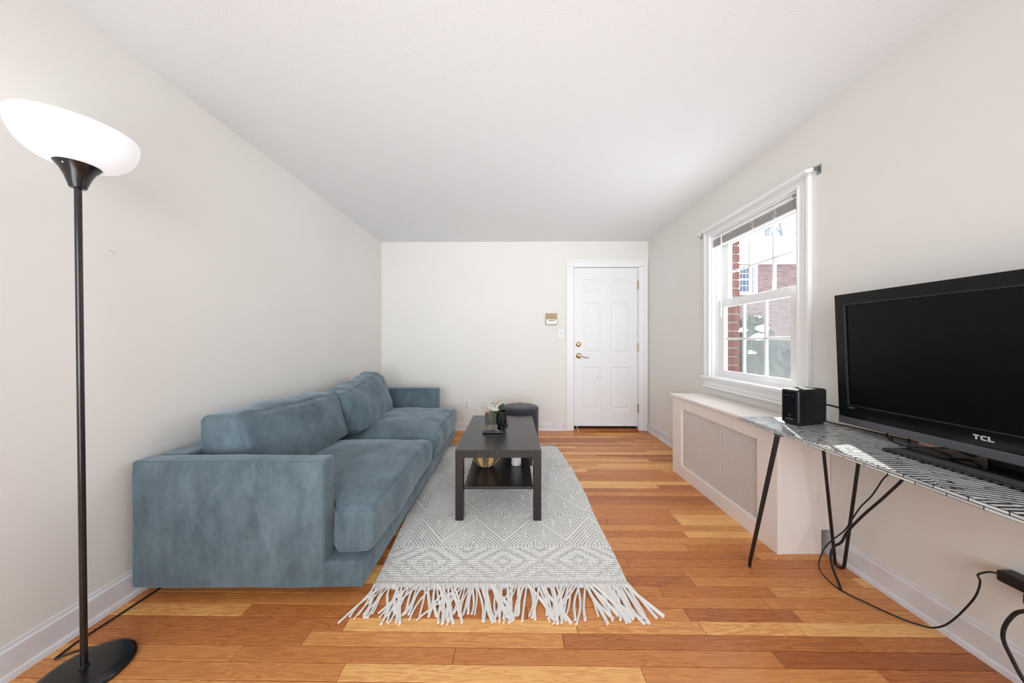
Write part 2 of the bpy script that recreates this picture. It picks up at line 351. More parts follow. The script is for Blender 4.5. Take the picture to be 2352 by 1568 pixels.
def edge_mat():
    m = mat('inlay_edge', (225, 226, 224), 0.3); nt, b = nodes_of(m); L = nt.links
    tc = nt.nodes.new('ShaderNodeTexCoord'); sp = nt.nodes.new('ShaderNodeSeparateXYZ'); cb = nt.nodes.new('ShaderNodeCombineXYZ')
    L.new(tc.outputs['Object'], sp.inputs[0]); L.new(sp.outputs[1], cb.inputs[0]); L.new(sp.outputs[2], cb.inputs[1])
    br = nt.nodes.new('ShaderNodeTexBrick'); br.inputs['Scale'].default_value = 1; br.inputs['Brick Width'].default_value = 0.07; br.inputs['Row Height'].default_value = 0.0095; br.inputs['Mortar Size'].default_value = 0.0012
    br.inputs['Color1'].default_value = lin((226, 228, 226)); br.inputs['Color2'].default_value = lin((190, 193, 194)); br.inputs['Mortar'].default_value = lin((26, 26, 28)); br.offset = 0.4
    L.new(cb.outputs[0], br.inputs[0]); L.new(br.outputs[0], b.inputs['Base Color']); return m
M['inlay_edge'] = edge_mat()
def brickwall_mat():
    m = mat('far_brick', (150, 90, 80), 0.9); nt, b = nodes_of(m); L = nt.links
    tc = nt.nodes.new('ShaderNodeTexCoord'); mp = nt.nodes.new('ShaderNodeMapping'); mp.inputs['Rotation'].default_value = (PI/2, 0, 0); L.new(tc.outputs['Object'], mp.inputs[0])
    br = nt.nodes.new('ShaderNodeTexBrick'); br.inputs['Scale'].default_value = 1; br.inputs['Brick Width'].default_value = 0.22; br.inputs['Row Height'].default_value = 0.075; br.inputs['Mortar Size'].default_value = 0.008
    br.inputs['Color1'].default_value = lin((78, 52, 50)); br.inputs['Color2'].default_value = lin((104, 78, 74)); br.inputs['Mortar'].default_value = lin((112, 100, 98))
    L.new(mp.outputs[0], br.inputs[0]); L.new(br.outputs[0], b.inputs['Base Color']); return m
M['far_brick'] = brickwall_mat()
def basket_mat():
    m = mat('woven_basket', (190, 150, 100), 0.8); nt, b = nodes_of(m); L = nt.links
    at = nt.nodes.new('ShaderNodeAttribute'); at.attribute_name = 'weave'
    mx = nt.nodes.new('ShaderNodeMix'); mx.data_type = 'RGBA'; mx.inputs[6].default_value = lin((30, 27, 26)); mx.inputs[7].default_value = lin((206, 168, 116))
    L.new(at.outputs['Fac'], mx.inputs[0]); L.new(mx.outputs[2], b.inputs['Base Color']); return m
M['basket'] = basket_mat()

# ------------------------------------------------------------------ room shell
fl = struct(bobj('floor', M['dark'], None, (WL-0.15, 2.1, YR-0.1, 4.1, -0.20, -0.012)))
struct(bobj('ceiling', M['ceiling'], None, (WL-0.2, 2.1, YR-0.2, 4.2, HC, HC+0.12)))
struct(bobj('wall_left', M['wall'], None, (-0.15, 0, YR-0.1, 4.1, -0.2, HC), post=LW))
struct(bobj('wall_rear', M['wall'], None, (WL-0.1, 2.0, YR-0.12, YR, -0.2, HC)))
# far wall with door opening
DX0, DX1, DZ1 = 0.790, 1.638, 2.124
struct(bobj('wall_far', M['wall'], None, (WL-0.05, DX0, 0, 0.14, -0.2, HC), (DX1, 1.85, 0, 0.14, -0.2, HC), (DX0, DX1, 0, 0.14, DZ1, HC), (DX0, DX1, 0.10, 0.14, -0.2, DZ1), post=BW))
# right wall with window opening
WD0, WD1, WZ0, WZ1 = 1.81, 2.628, 0.835, 2.074
struct(bobj('wall_right', M['wall'], None, (0, 0.13, YR-0.05, WD0, -0.2, HC), (0, 0.13, WD1, 4.05, -0.2, HC), (0, 0.13, WD0, WD1, -0.2, WZ0-0.02), (0, 0.13, WD0, WD1, WZ1, HC), post=RW))

# floorboards, parallel to the far wall
def tone_mesh(name, boards, parent):
    bm = BM(); cl = bm.loops.layers.float_color.new('tone')
    for (x0, x1, y0, y1, t) in boards:
        n0 = len(bm.faces); g = 0.0008; c = 0.0014
        zt = 0.0; zb = -0.012
        o = [(x0+g, y0+g), (x1-g, y0+g), (x1-g, y1-g), (x0+g, y1-g)]
        i = [(x0+g+c, y0+g+c), (x1-g-c, y0+g+c), (x1-g-c, y1-g-c), (x0+g+c, y1-g-c)]
        vb = [bm.verts.new((*p, zb)) for p in o]; vm = [bm.verts.new((*p, zt-0.001)) for p in o]; vt = [bm.verts.new((*p, zt)) for p in i]
        bm.faces.new(vt)
        for k in range(4):
            bm.faces.new((vm[k], vm[(k+1) % 4], vt[(k+1) % 4], vt[k])); bm.faces.new((vb[k], vb[(k+1) % 4], vm[(k+1) % 4], vm[k]))
        bm.faces.ensure_lookup_table()
        for f in bm.faces[n0:]:
            for l in f.loops: l[cl] = (t[0], t[1], t[2], 1)
    return obj(name, bm, M['wood'], parent, post=BW, norm=False)
R = random.Random(21)
PW = 0.0592
stuffb = []
nb = 0
for k in range(0, int((3.93-YR)/PW)+1):
    y1 = -k*PW; y0 = y1-PW; x = WL-0.06-R.uniform(0, 0.6)
    near = (3.9153+y0) > 0.90
    while x < 1.80:
        ln = R.choice([0.45, 0.6, 0.8, 0.95, 1.1, 1.3])*R.uniform(0.85, 1.15)
        t = (min(1, max(0, R.gauss(0.47, 0.23))) if R.random() > 0.12 else R.uniform(0.8, 1.0), R.random(), R.random())
        a, b = max(x, WL-0.06), min(x+ln, 1.80)
        if b-a > 0.04:
            if near and nb < 300: tone_mesh('floorboard', [(a, b, y0, y1, t)], fl); nb += 1
            else: stuffb.append((a, b, y0, y1, t))
        x += ln
o = tone_mesh('rear_floorboards', stuffb, fl); o['kind'] = 'stuff'

# baseboards (profile swept along straight runs)
def base_profile(bm, p0, p1, nrm, h=0.118, shoe=True):
    prof = [(0, h), (0.005, h-0.001), (0.006, h-0.012), (0.012, h-0.018), (0.013, 0.024), (0.020, 0.017), (0.023, 0.0), (0, 0)] if shoe else \
           [(0, h), (0.005, h-0.001), (0.006, h-0.012), (0.012, h-0.018), (0.013, 0), (0, 0)]
    p0, p1, nrm = Vector(p0), Vector(p1), Vector(nrm)
    A = [bm.verts.new(p0+nrm*a+Vector((0, 0, z))) for a, z in prof]; B = [bm.verts.new(p1+nrm*a+Vector((0, 0, z))) for a, z in prof]
    for i in range(len(prof)): j = (i+1) % len(prof); bm.faces.new((A[i], A[j], B[j], B[i]))
    bm.faces.new(A); bm.faces.new(list(reversed(B)))
bm = BM(); base_profile(bm, (0, YR, 0), (0, 3.93, 0), (1, 0, 0)); struct(obj('baseboard_left', bm, M['base_trim'], post=LW))
bm = BM(); base_profile(bm, (0, YR, 0), (0, 3.88, 0), (-1, 0, 0)); struct(obj('baseboard_right', bm, M['base_trim'], post=RW))
bm = BM(); base_profile(bm, (WL, 0, 0), (0.706, 0, 0), (0, -1, 0), h=0.094); struct(obj('baseboard_far', bm, M['base_trim'], post=BW))

# ------------------------------------------------------------------ door
struct(bobj('trim_1', M['trim'], None, (0.706, 0.722, -0.022, 0, 0, 2.212), (0.722, 0.792, -0.016, 0, 0, 2.136), (0.792, 0.802, -0.012, 0.10, 0, 2.116), bev=0.003, post=BW))
struct(bobj('trim_2', M['trim'], None, (1.632, 1.642, -0.012, 0.10, 0, 2.116), (1.642, 1.712, -0.016, 0, 0, 2.136), (1.712, 1.748, -0.022, 0, 0, 2.212), bev=0.003, post=BW))
struct(bobj('trim_3', M['trim'], None, (0.722, 1.712, -0.022, 0, 2.190, 2.212), (0.722, 1.712, -0.016, 0, 2.120, 2.190), (0.802, 1.632, -0.012, 0.10, 2.116, 2.124), bev=0.003, post=BW))
struct(bobj('trim_4', mat('oak_threshold', (196, 126, 72), 0.4, var=(176, 106, 58), vscale=8, stretch=(1, 8, 8)), None, (0.802, 1.632, -0.03, 0.06, 0.0, 0.022), bev=0.005, post=BW))
door = sempty('door_1', BW((1.217, 0.0, 0.0)))
bm = BM()
X0, X1, Z0, Z1, YF = 0.8055, 1.6275, 0.058, 2.110, -0.004
cols = [(0.930, 1.146), (1.288, 1.524)]
rows = [(0.270, 0.822), (1.001, 1.656), (1.788, 1.962)]
# leaf front: grid with recessed panels
xs = sorted([X0, X1]+[v for c in cols for v in c]); zs = sorted([Z0, Z1]+[v for r in rows for v in r])
for i in range(len(xs)-1):
    for j in range(len(zs)-1):
        a, b, c, d = xs[i], xs[i+1], zs[j], zs[j+1]
        if (a, b) in cols and (c, d) in rows:
            prev = None
            for ins, dep in ((0, 0), (0.008, 0.008), (0.022, 0.008), (0.040, 0.001)):
                q = [bm.verts.new((a+ins, YF+dep, c+ins)), bm.verts.new((b-ins, YF+dep, c+ins)), bm.verts.new((b-ins, YF+dep, d-ins)), bm.verts.new((a+ins, YF+dep, d-ins))]
                if prev:
                    for k in range(4): bm.faces.new((prev[k], prev[(k+1) % 4], q[(k+1) % 4], q[k]))
                prev = q
            bm.faces.new(prev)
        else:
            bm.faces.new([bm.verts.new(p) for p in ((a, YF, c), (b, YF, c), (b, YF, d), (a, YF, d))])
bmesh.ops.remove_doubles(bm, verts=bm.verts, dist=1e-5)
box(bm, X0, X1, YF+0.0101, YF+0.044, Z0, Z1)
for f in ((X0, X0), (X1, X1)):
    bm.faces.new([bm.verts.new(p) for p in ((f[0], YF, Z0), (f[0], YF+0.0102, Z0), (f[0], YF+0.0102, Z1), (f[0], YF, Z1))])
for z in (Z0, Z1):
    bm.faces.new([bm.verts.new(p) for p in ((X0, YF, z), (X1, YF, z), (X1, YF+0.0102, z), (X0, YF+0.0102, z))])
leaf = obj('door_leaf', bm, M['door'], door, post=BW)
bobj('door_gap_shade', M['dark'], door, (X0-0.003, X1+0.003, 0.046, 0.056, 0.012, Z1+0.006), post=BW)  # near-black sheet painting the shade in the gaps around the leaf
bobj('door_sweep', M['trim'], door, (X0+0.002, X1-0.002, YF-0.006, YF, 0.060, 0.085), bev=0.001, post=BW)
for x in (0.90, 1.22, 1.47):
    bm = BM(); lathe(bm, [(0.004, -0.001), (0.004, 0.002), (0.002, 0.003)], (x, YF-0.006, 0.073), 10, axis='y', capt=True); obj('screw', bm, M['slot'], door, True, BW)
for z in (0.293, 1.08, 1.885):
    bm = BM(); box(bm, 1.622, 1.640, -0.0135, -0.005, z-0.052, z+0.052, 0.001); tube(bm, [(1.631, -0.0175, z-0.055), (1.631, -0.0175, z+0.055)], 0.006, 12)
    obj('hinge', bm, M['old_brass'], door, True, BW)
bm = BM(); lathe(bm, [(0.034, 0), (0.034, 0.006), (0.026, 0.014), (0.016, 0.018), (0.016, 0.022), (0.001, 0.023)], (0.864, YF, 1.118), 28, axis='y'); box(bm, 0.853, 0.875, YF-0.038, YF-0.022, 1.114, 1.122, 0.002)
obj('deadbolt', bm, M['brass'], door, True, BW)
bm = BM(); lathe(bm, [(0.036, 0), (0.036, 0.006), (0.027, 0.014), (0.014, 0.018), (0.013, 0.05), (0.001, 0.052)], (0.866, YF, 0.971), 28, axis='y')
rose = obj('door_handle', bm, M['brass'], door, True, BW)
tobj('lever', M['nickel'], rose, [(0.866, YF-0.045, 0.971), (0.90, YF-0.048, 0.968), (0.93, YF-0.048, 0.955), (0.955, YF-0.046, 0.945), (0.985, YF-0.044, 0.948)], [0.011]*9+[0.009]*8+[0.0075]*8+[0.0065]*8, 10, post=BW)
tag(tobj('door_string', M['plastic_white'], None, [(0.835, 3.885, 0.062), (0.845, 3.862, 0.03), (0.853, 3.855, 0.006), (0.838, 3.835, 0.004), (0.858, 3.80, 0.004)], 0.003, 6), 'short white plastic string poking out under the white door', 'string')
for x in (1.112, 1.158):
    bm = BM(); lathe(bm, [(0.004, -0.001), (0.004, 0.001)], (x, YF, 0.681), 8, axis='y', capt=True); obj('screw_hole', bm, M['slot'], door, False, BW)

# far wall fittings
t = thing('alarm_keypad', 'tan and white alarm keypad on the far wall above the light switch', 'keypad', BW((0.51, 0, 1.37)))
bobj('housing', M['tan'], t, (0.437, 0.583, -0.028, 0, 1.370, 1.519), bev=0.004, post=BW)
bobj('flap', M['plastic_white'], t, (0.445, 0.578, -0.031, -0.027, 1.378, 1.440), bev=0.002, post=BW)
for i in range(3): bobj('button', M['slot'], t, (0.476+i*0.027, 0.494+i*0.027, -0.034, -0.030, 1.418, 1.430), bev=0.002, post=BW)
bm = BM(); lathe(bm, [(0.027, 0), (0.027, 0.001), (0.024, 0.0012), (0.024, 0.002), (0.001, 0.002)], (0.510, 3.9153-0.01152*0.51-0.0278, 1.478), 24, axis='y'); obj('speaker_disc', bm, mat('tan_disc', (172, 152, 110), 0.5), t, True)
for x in (0.467, 0.553):
    bm = BM(); lathe(bm, [(0.004, -0.001), (0.004, 0.002)], (x, 3.9153-0.01152*x-0.028, 1.466), 10, axis='y', capt=True); obj('indicator', bm, mat('red_dot', (150, 80, 60), 0.5), t, True)
t = thing('light_switch', 'white toggle light switch plate beside the door casing', 'switch', BW((0.638, 0, 1.20)))
bobj('plate', M['plastic_white'], t, (0.598, 0.678, -0.006, 0, 1.200, 1.322), bev=0.003, post=BW)
bobj('toggle', mat('toggle_grey', (200, 196, 190), 0.4), t, (0.633, 0.643, -0.018, -0.004, 1.256, 1.274), bev=0.002, post=BW)
for z in (1.228, 1.294):
    bm = BM(); lathe(bm, [(0.003, -0.001), (0.003, 0.0015)], (0.638, 3.9153-0.01152*0.638-0.006, z), 8, axis='y', capt=True); obj('screw', bm, M['nickel'], t)
t = thing('wall_outlet', 'white double wall outlet low on the far wall beside the sofa', 'outlet', BW((-0.59, 0, 0.27)))
bobj('plate', M['plastic_white'], t, (-0.630, -0.550, -0.006, 0, 0.268, 0.392), bev=0.003, post=BW)
for z in (0.305, 0.355):
    s = bobj('socket', mat('socket_white', (228, 224, 218), 0.4), t, (-0.606, -0.574, -0.008, -0.004, z-0.016, z+0.016), bev=0.003, post=BW)
    for q in ((-0.599, -0.595), (-0.585, -0.581)): bobj('slot', M['slot'], s, (q[0], q[1], -0.0088, -0.0078, z-0.002, z+0.010), post=BW)
for p in ((-1.38, 1.53), (-1.368, 1.522)):
    pass
t = tobj('wall_nail', M['slot'], None, [(WL-0.021, 1.292, 1.5455), (WL-0.016, 1.292, 1.545)], 0.0015, 8, sm=False); tag(t, 'tiny nail in the left wall, the one further from the sofa corner', 'nail')
t = tobj('wall_nail', M['slot'], None, [(WL-0.021, 1.302, 1.5405), (WL-0.016, 1.302, 1.540)], 0.0014, 8, sm=False); tag(t, 'tiny nail in the left wall, slightly lower and nearer the far wall', 'nail')

# ------------------------------------------------------------------ window_1
win = sempty('window_1', RW((0.0, 2.2, WZ0)))
# casing (trim)
CW = 0.077
def casing(d0, d1, z0, z1, name, vert=True):
    bm = BM()
    if vert:
        out, inn = (d0, d1) if name == 'far' else (d1, d0)
        s = 1 if inn > out else -1
        box(bm, -0.026, 0, min(out, out+s*0.020), max(out, out+s*0.020), z0, WZ1+CW-0.0352, 0.004); z1 = WZ1-0.0002
        box(bm, -0.018, 0, min(out+s*0.020, inn), max(out+s*0.020, inn), z0, z1, 0.003)
        box(bm, -0.022, -0.012, min(out+s*0.032, out+s*0.040), max(out+s*0.032, out+s*0.040), z0, z1, 0.003)
        box(bm, -0.024, -0.012, min(inn-s*0.014, inn), max(inn-s*0.014, inn), z0, z1, 0.004)
    return bm
obj('casing', casing(WD0, WD0-CW, WZ0+0.02, WZ1+CW-0.02, 'near_', True), M['trim'], win, True, RW)
obj('casing', casing(WD1+CW, WD1, WZ0+0.02, WZ1+CW-0.02, 'far', True), M['trim'], win, True, RW)
bm = BM(); zt = WZ1+CW-0.015
box(bm, -0.026, 0, WD0-CW, WD1+CW, zt-0.020, zt, 0.004); box(bm, -0.018, 0, WD0-CW+0.02, WD1+CW-0.02, WZ1, zt-0.02, 0.003)
box(bm, -0.022, -0.012, WD0-CW+0.03, WD1+CW-0.03, zt-0.04, zt-0.032, 0.003); box(bm, -0.024, -0.012, WD0-0.014, WD1+0.014, WZ1, WZ1+0.014, 0.004)
obj('head_casing', bm, M['trim'], win, True, RW)
bobj('stool', M['trim'], win, (-0.048, 0.03, WD0-CW-0.02, WD1+CW+0.02, WZ0-0.004, WZ0+0.020), bev=0.007, post=RW, seg=3)
bm = BM(); a0, a1 = WD0-CW-0.008, WD1+CW+0.008
box(bm, -0.034, 0, a0, a1, WZ0-0.022, WZ0-0.004, 0.005); box(bm, -0.022, 0, a0+0.004, a1-0.004, WZ0-0.062, WZ0-0.022, 0.004); box(bm, -0.030, 0, a0, a1, WZ0-0.084, WZ0-0.062, 0.007)
obj('apron', bm, M['trim'], win, True, RW)
# vinyl frame in the opening
bobj('jamb', M['trim'], win, (-0.004, 0.13, WD0, WD0+0.014, WZ0, WZ1), (-0.004, 0.13, WD1-0.014, WD1, WZ0, WZ1), (-0.004, 0.13, WD0, WD1, WZ1-0.014, WZ1), (0.03, 0.13, WD0, WD1, WZ0-0.01, WZ0+0.035), bev=0.002, post=RW)
bobj('track', M['trim'], win, (0.028, 0.034, WD1-0.030, WD1-0.014, WZ0+0.03, WZ1-0.014), (0.068, 0.074, WD1-0.030, WD1-0.014, WZ0+0.03, WZ1-0.014), (0.110, 0.116, WD1-0.034, WD1-0.014, WZ0+0.03, WZ1-0.014),
     (0.028, 0.034, WD0+0.014, WD0+0.030, WZ0+0.03, WZ1-0.014), (0.110, 0.116, WD0+0.014, WD0+0.030, WZ0+0.03, WZ1-0.014), post=RW)
def sash(name, dl, x0, x1, g0, g1, z0, z1, fz0, fz1):
    fr = (WD0+0.015, WD1-0.015)
    bm = BM()
    box(bm, x0, x1, fr[0], g0, fz0, fz1, 0.003); box(bm, x0, x1, g1, fr[1], fz0, fz1, 0.003)
    box(bm, x0, x1, g0-0.004, g1+0.004, fz0, z0, 0.003); box(bm, x0, x1, g0-0.004, g1+0.004, z1, fz1, 0.003)
    s = obj(name, bm, M['trim'], win, True, RW)
    xm = (x0+x1)/2
    n = 3
    for i in range(n):
        for j in range(2):
            a = g0+(g1-g0)*i/n; b = g0+(g1-g0)*(i+1)/n; c = z0+(z1-z0)*j/2; d = z0+(z1-z0)*(j+1)/2
            bobj('pane', M['glass'], s, (xm-0.003, xm+0.003, a, b, c, d), post=RW)
    for i in (1, 2):
        a = g0+(g1-g0)*i/n; bobj('muntin', M['trim'], s, (xm-0.009, xm+0.009, a-0.009, a+0.009, z0-0.002, z1+0.002), bev=0.003, post=RW)
    zm = (z0+z1)/2; bobj('muntin', M['trim'], s, (xm-0.009, xm+0.009, g0-0.002, g1+0.002, zm-0.009, zm+0.009), bev=0.003, post=RW)
    return s
lower = sash('lower_sash', 0, 0.034, 0.068, 1.910, 2.522, 0.912, 1.442, WZ0+0.035, 1.505)
upper = sash('upper_sash', 0, 0.075, 0.108, 1.880, 2.526, 1.500, 1.974, 1.455, 2.060)
# insect screen over the lower half, its far edge torn
bm = BM(); prev = None; rr = random.Random(3)
for i in range(60):
    z = 0.875+0.615*i/59; e = 2.432+0.010*math.sin(i*0.9)+rr.uniform(-0.005, 0.005)
    q = (bm.verts.new((0.121, 1.83, z)), bm.verts.new((0.121, e, z)))
    if prev: bm.faces.new((prev[0], prev[1], q[1], q[0]))
    prev = q
obj('insect_screen', bm, M['screen'], win, post=RW)
# brick reveal of the outer wall seen through the panes
bw = struct(bobj('wall_outer', M['mortar'], None, (0.134, 0.228, WD1-0.006, 3.6, -0.8, 2.9), (0.134, 0.228, 0.6, WD0+0.008, -0.8, 2.9), (0.134, 0.228, WD0, WD1, 2.10, 2.9), (0.134, 0.228, WD0, WD1, -0.8, 0.80), post=RW))
r = random.Random(5)
for j in range(18):
    z = 0.80+j*0.0745
    bobj('brick', M['brick'], bw, (0.136, 0.236, WD1-0.014-r.uniform(0, 0.003), WD1+0.085+0.1*(j % 2), z+0.006, z+0.0665), bev=0.004, post=RW)
bobj('outer_sill', M['brick'], bw, (0.134, 0.26, WD0-0.05, WD1+0.05, 0.74, 0.80), bev=0.006, post=RW)

# mini blind, drawn up
t = thing('window_blind', 'grey mini blind drawn up at the top of the window', 'blind', RW((0.01, 2.2, 1.965)))
bobj('headrail', M['trim'], t, (0.000, 0.028, WD0+0.016, WD1-0.016, 2.030, 2.056), bev=0.002, post=RW)
bm = BM()
for i in range(13):
    z = 1.972+i*0.0042; x = 0.002+0.002*math.sin(i*1.7)
    box(bm, x, x+0.025, WD0+0.020, WD1-0.018, z, z+0.0022)
o = obj('slats', bm, M['blind_slat'], t, post=RW); o['kind'] = 'stuff'
bobj('bottom_rail', M['trim'], t, (0.000, 0.026, WD0+0.019, WD1-0.017, 1.960, 1.970), bev=0.002, post=RW)
bobj('end_cap', M['slot'], t, (-0.003, 0.026, WD0+0.0165, WD0+0.024, 1.958, 1.972), bev=0.002, post=RW)
bobj('bracket', M['steel'], t, (-0.003, 0.002, WD0+0.015, WD0+0.045, 2.040, 2.066), bev=0.001, post=RW)
tobj('wand', M['plastic_white'], t, [(-0.010, 2.49, 2.045), (-0.012, 2.49, 1.358)], 0.0045, 8, sm=False, post=RW)
rc = random.Random(9)
for d in (1.98, 2.17, 2.49):
    pts = []
    for i in range(14): pts.append((-0.003-rc.uniform(0, 0.006), d+rc.uniform(-0.016, 0.016), 2.032-i*0.0052))
    tobj('ladder_cord', M['plastic_white'], t, pts, 0.0016, 5, k=5, post=RW)
# white curtain rod on two brackets
t = thing('curtain_rod', 'flat white curtain rod with curved ends above the window', 'curtain rod', RW((0, 2.2, 2.13)))
bm = BM()
path = smooth_path([(-0.006, 2.765, 2.128), (-0.030, 2.762, 2.128), (-0.052, 2.735, 2.128), (-0.055, 2.70, 2.128), (-0.055, 2.2, 2.128), (-0.055, 1.76, 2.128), (-0.052, 1.725, 2.128), (-0.030, 1.703, 2.128), (-0.006, 1.70, 2.128)], 6)
tube(bm, path, 0.011, 12, flat=0.35, up=None); 
for v in bm.verts: v.co.z = 2.128+(v.co.z-2.128)*1.0
bm.free()
bm = BM(); prev = None
for i, p in enumerate(path):
    tg = (path[min(i+1, len(path)-1)]-path[max(i-1, 0)]).normalized(); nn = Vector((tg.y, -tg.x, 0))
    q = [bm.verts.new(p+nn*a+Vector((0, 0, b))) for a, b in ((-0.003, -0.010), (0.003, -0.010), (0.003, 0.010), (-0.003, 0.010))]
    if prev:
        for k in range(4): bm.faces.new((prev[k], prev[(k+1) % 4], q[(k+1) % 4], q[k]))
    else: bm.faces.new(q)
    prev = q
bm.faces.new(prev); obj('rod', bm, M['trim'], t, True, RW)
for d in (2.772, 1.693):
    b = bobj('bracket', M['steel'], t, (-0.004, 0.0, d-0.012, d+0.012, 2.098, 2.150), (-0.030, -0.002, d-0.002, d+0.002, 2.116, 2.140), bev=0.0008, post=RW)
    bobj('screw', M['nickel'], b, (-0.007, -0.003, d-0.004, d+0.004, 2.102, 2.110), bev=0.001, post=RW)

# ------------------------------------------------------------------ radiator cover
RX0, RD0, RD1, RZ = 1.440, 1.633, 2.692, 0.672
t = thing('radiator_cover', 'cream painted radiator cover with perforated grille under the window', 'radiator cover', (1.58, 2.16, 0))
def xw(d): return 1.7074+0.0147*d
bobj('top_board', M['rad'], t, (1.420, xw(RD0)-0.036+0.032, RD0-0.012, RD1+0.014, RZ, RZ+0.019), bev=0.003)
G0, G1, H0, H1 = 1.768, 2.560, 0.098, 0.582
bobj('stile', M['rad'], t, (RX0, RX0+0.019, RD0+0.001, G0, 0.0, RZ), bev=0.0015); bobj('stile', M['rad'], t, (RX0, RX0+0.019, G1, RD1, 0.0, RZ), bev=0.0015)
bobj('rail', M['rad'], t, (RX0, RX0+0.019, G0, G1, H1, RZ), bev=0.0015)
bobj('rail', M['rad'], t, (RX0, RX0+0.019, G0, G1, 0.0, H0), bev=0.0015)
# near side panel with notch round the baseboard
bm = BM(); xr = xw(RD0)-0.002; xn = xr-0.048
for y in (RD0-0.0, RD0+0.018):
    pass
pts = [(RX0+0.010, 0), (xn, 0), (xn, 0.132), (xr, 0.132), (xr, RZ), (RX0+0.010, RZ)]
A = [bm.verts.new((x, RD0, z)) for x, z in pts]; B = [bm.verts.new((x, RD0+0.018, z)) for x, z in pts]
bm.faces.new(A); bm.faces.new(list(reversed(B)))
for i in range(6): bm.faces.new((A[i], A[(i+1) % 6], B[(i+1) % 6], B[i]))
obj('side_panel', bm, M['rad'], t)
bobj('side_panel', M['rad'], t, (RX0+0.010, xw(RD1)-0.05, RD1-0.018, RD1, 0.0, RZ))
bobj('corner_bead', M['rad'], t, (RX0, RX0+0.024, RD0-0.004, RD0+0.001, 0.0, RZ), bev=0.001)
bobj('grille_bead', M['trim'], t, (RX0+0.004, RX0+0.012, G1-0.006, G1, H0, H1), (RX0+0.004, RX0+0.012, G0, G1, H0, H0+0.006), bev=0.001)
bm = BM(); xg = RX0+0.011; tk = 0.0012; hw = 0.0014; cell = 0.020
def strip(p, q, w, dx):
    (y0, z0), (y1, z1) = p, q; L_ = math.hypot(y1-y0, z1-z0)
    if L_ < 0.002: return
    ny, nz = -(z1-z0)/L_*w, (y1-y0)/L_*w
    vs = [bm.verts.new((xg+dx, y0+ny, z0+nz)), bm.verts.new((xg+dx, y1+ny, z1+nz)), bm.verts.new((xg+dx, y1-ny, z1-nz)), bm.verts.new((xg+dx, y0-ny, z0-nz))]
    ws = [bm.verts.new(v.co+Vector((tk, 0, 0))) for v in vs]
    bm.faces.new(vs); bm.faces.new(list(reversed(ws)))
    for k in range(4): bm.faces.new((vs[k], vs[(k+1) % 4], ws[(k+1) % 4], ws[k]))
y = G0
while y < G1+1e-6: strip((y, H0), (y, H1), hw, 0); y += cell/2
z = H0
while z < H1+1e-6: strip((G0, z), (G1, z), hw, 0.0001); z += cell/2
wd, ht = G1-G0, H1-H0; k = -ht
while k < wd:
    a = max(0, k); b = min(wd, k+ht)
    if b > a: strip((G0+a, H0+a-k), (G0+b, H0+b-k), hw, 0.0002); strip((G0+a, H1-(a-k)), (G0+b, H1-(b-k)), hw, 0.0003)
    k += cell
o = obj('grille', bm, M['rad'], t); o['kind'] = 'stuff'
bobj('interior_shade', M['dark'], t, (RX0+0.06, RX0+0.07, G0-0.05, G1+0.05, 0.03, RZ-0.01))  # near-black sheet standing for the shaded interior, keeps the grille holes dark

# ------------------------------------------------------------------ soft boxes
def softbox(h, r, bulge=(0, 0, 0), n=(12, 24, 12), warp=None, wr=0.0, wscale=6, seed=0, wrs=(1, 1, 1)):
    """rounded, bulged box surface centred at 0. Returns bmesh and the mapping f(u,v,w)."""
    hx, hy, hz = h
    def f(u, v, w):
        p = Vector((u*hx, v*hy, w*hz))
        c = Vector((max(-(hx-r), min(hx-r, p.x)), max(-(hy-r), min(hy-r, p.y)), max(-(hz-r), min(hz-r, p.z))))
        d = p-c
        if d.length > 1e-9: p = c+d.normalized()*r
        gu, gv, gw = (1-u*u), (1-v*v), (1-w*w)
        def g(a): return max(0, a)**0.6
        if abs(u) > 0.999: p.x += math.copysign(bulge[0]*g(gv)*g(gw), u)
        if abs(v) > 0.999: p.y += math.copysign(bulge[1]*g(gu)*g(gw), v)
        if abs(w) > 0.999: p.z += math.copysign(bulge[2]*g(gu)*g(gv), w)
        if wr:
            q = Vector((p.x*wscale*wrs[0]+seed, p.y*wscale*wrs[1], p.z*wscale*wrs[2]))
            k = noise.noise(q)*wr + noise.noise(q*2.3)*wr*0.4
            nn = p.normalized() if p.length > 0 else Vector((0, 0, 1))
            nn = Vector((u**5, v**5, w**5)); nn = nn.normalized() if nn.length > 0 else Vector((0, 0, 1))
            p += nn*k
        if warp: p = warp(p, u, v, w)
        return p
    def ax(m, hh):
        e = min(0.45, r/hh)
        inner = [(-1+e)+(2-2*e)*i/m for i in range(m+1)]
        lo = [-1+e*(1-math.cos(a*PI/2/4)) if False else -1+e*(a/4) for a in range(4)]
        return lo+inner+[-x for x in reversed(lo)]
    U, V, W = ax(n[0], hx), ax(n[1], hy), ax(n[2], hz)
    bm = BM(); cache = {}
    def vt(u, v, w):
        k = (round(u, 5), round(v, 5), round(w, 5))
        if k not in cache: cache[k] = bm.verts.new(f(u, v, w))
        return cache[k]
    for (A, B, mk) in ((V, W, lambda a, b, s: (s, a, b)), (U, W, lambda a, b, s: (a, s, b)), (U, V, lambda a, b, s: (a, b, s))):
        for s in (-1, 1):
            for i in range(len(A)-1):
                for j in range(len(B)-1):
                    try: bm.faces.new((vt(*mk(A[i], B[j], s)), vt(*mk(A[i+1], B[j], s)), vt(*mk(A[i+1], B[j+1], s)), vt(*mk(A[i], B[j+1], s))))
                    except ValueError: pass
    return bm, f
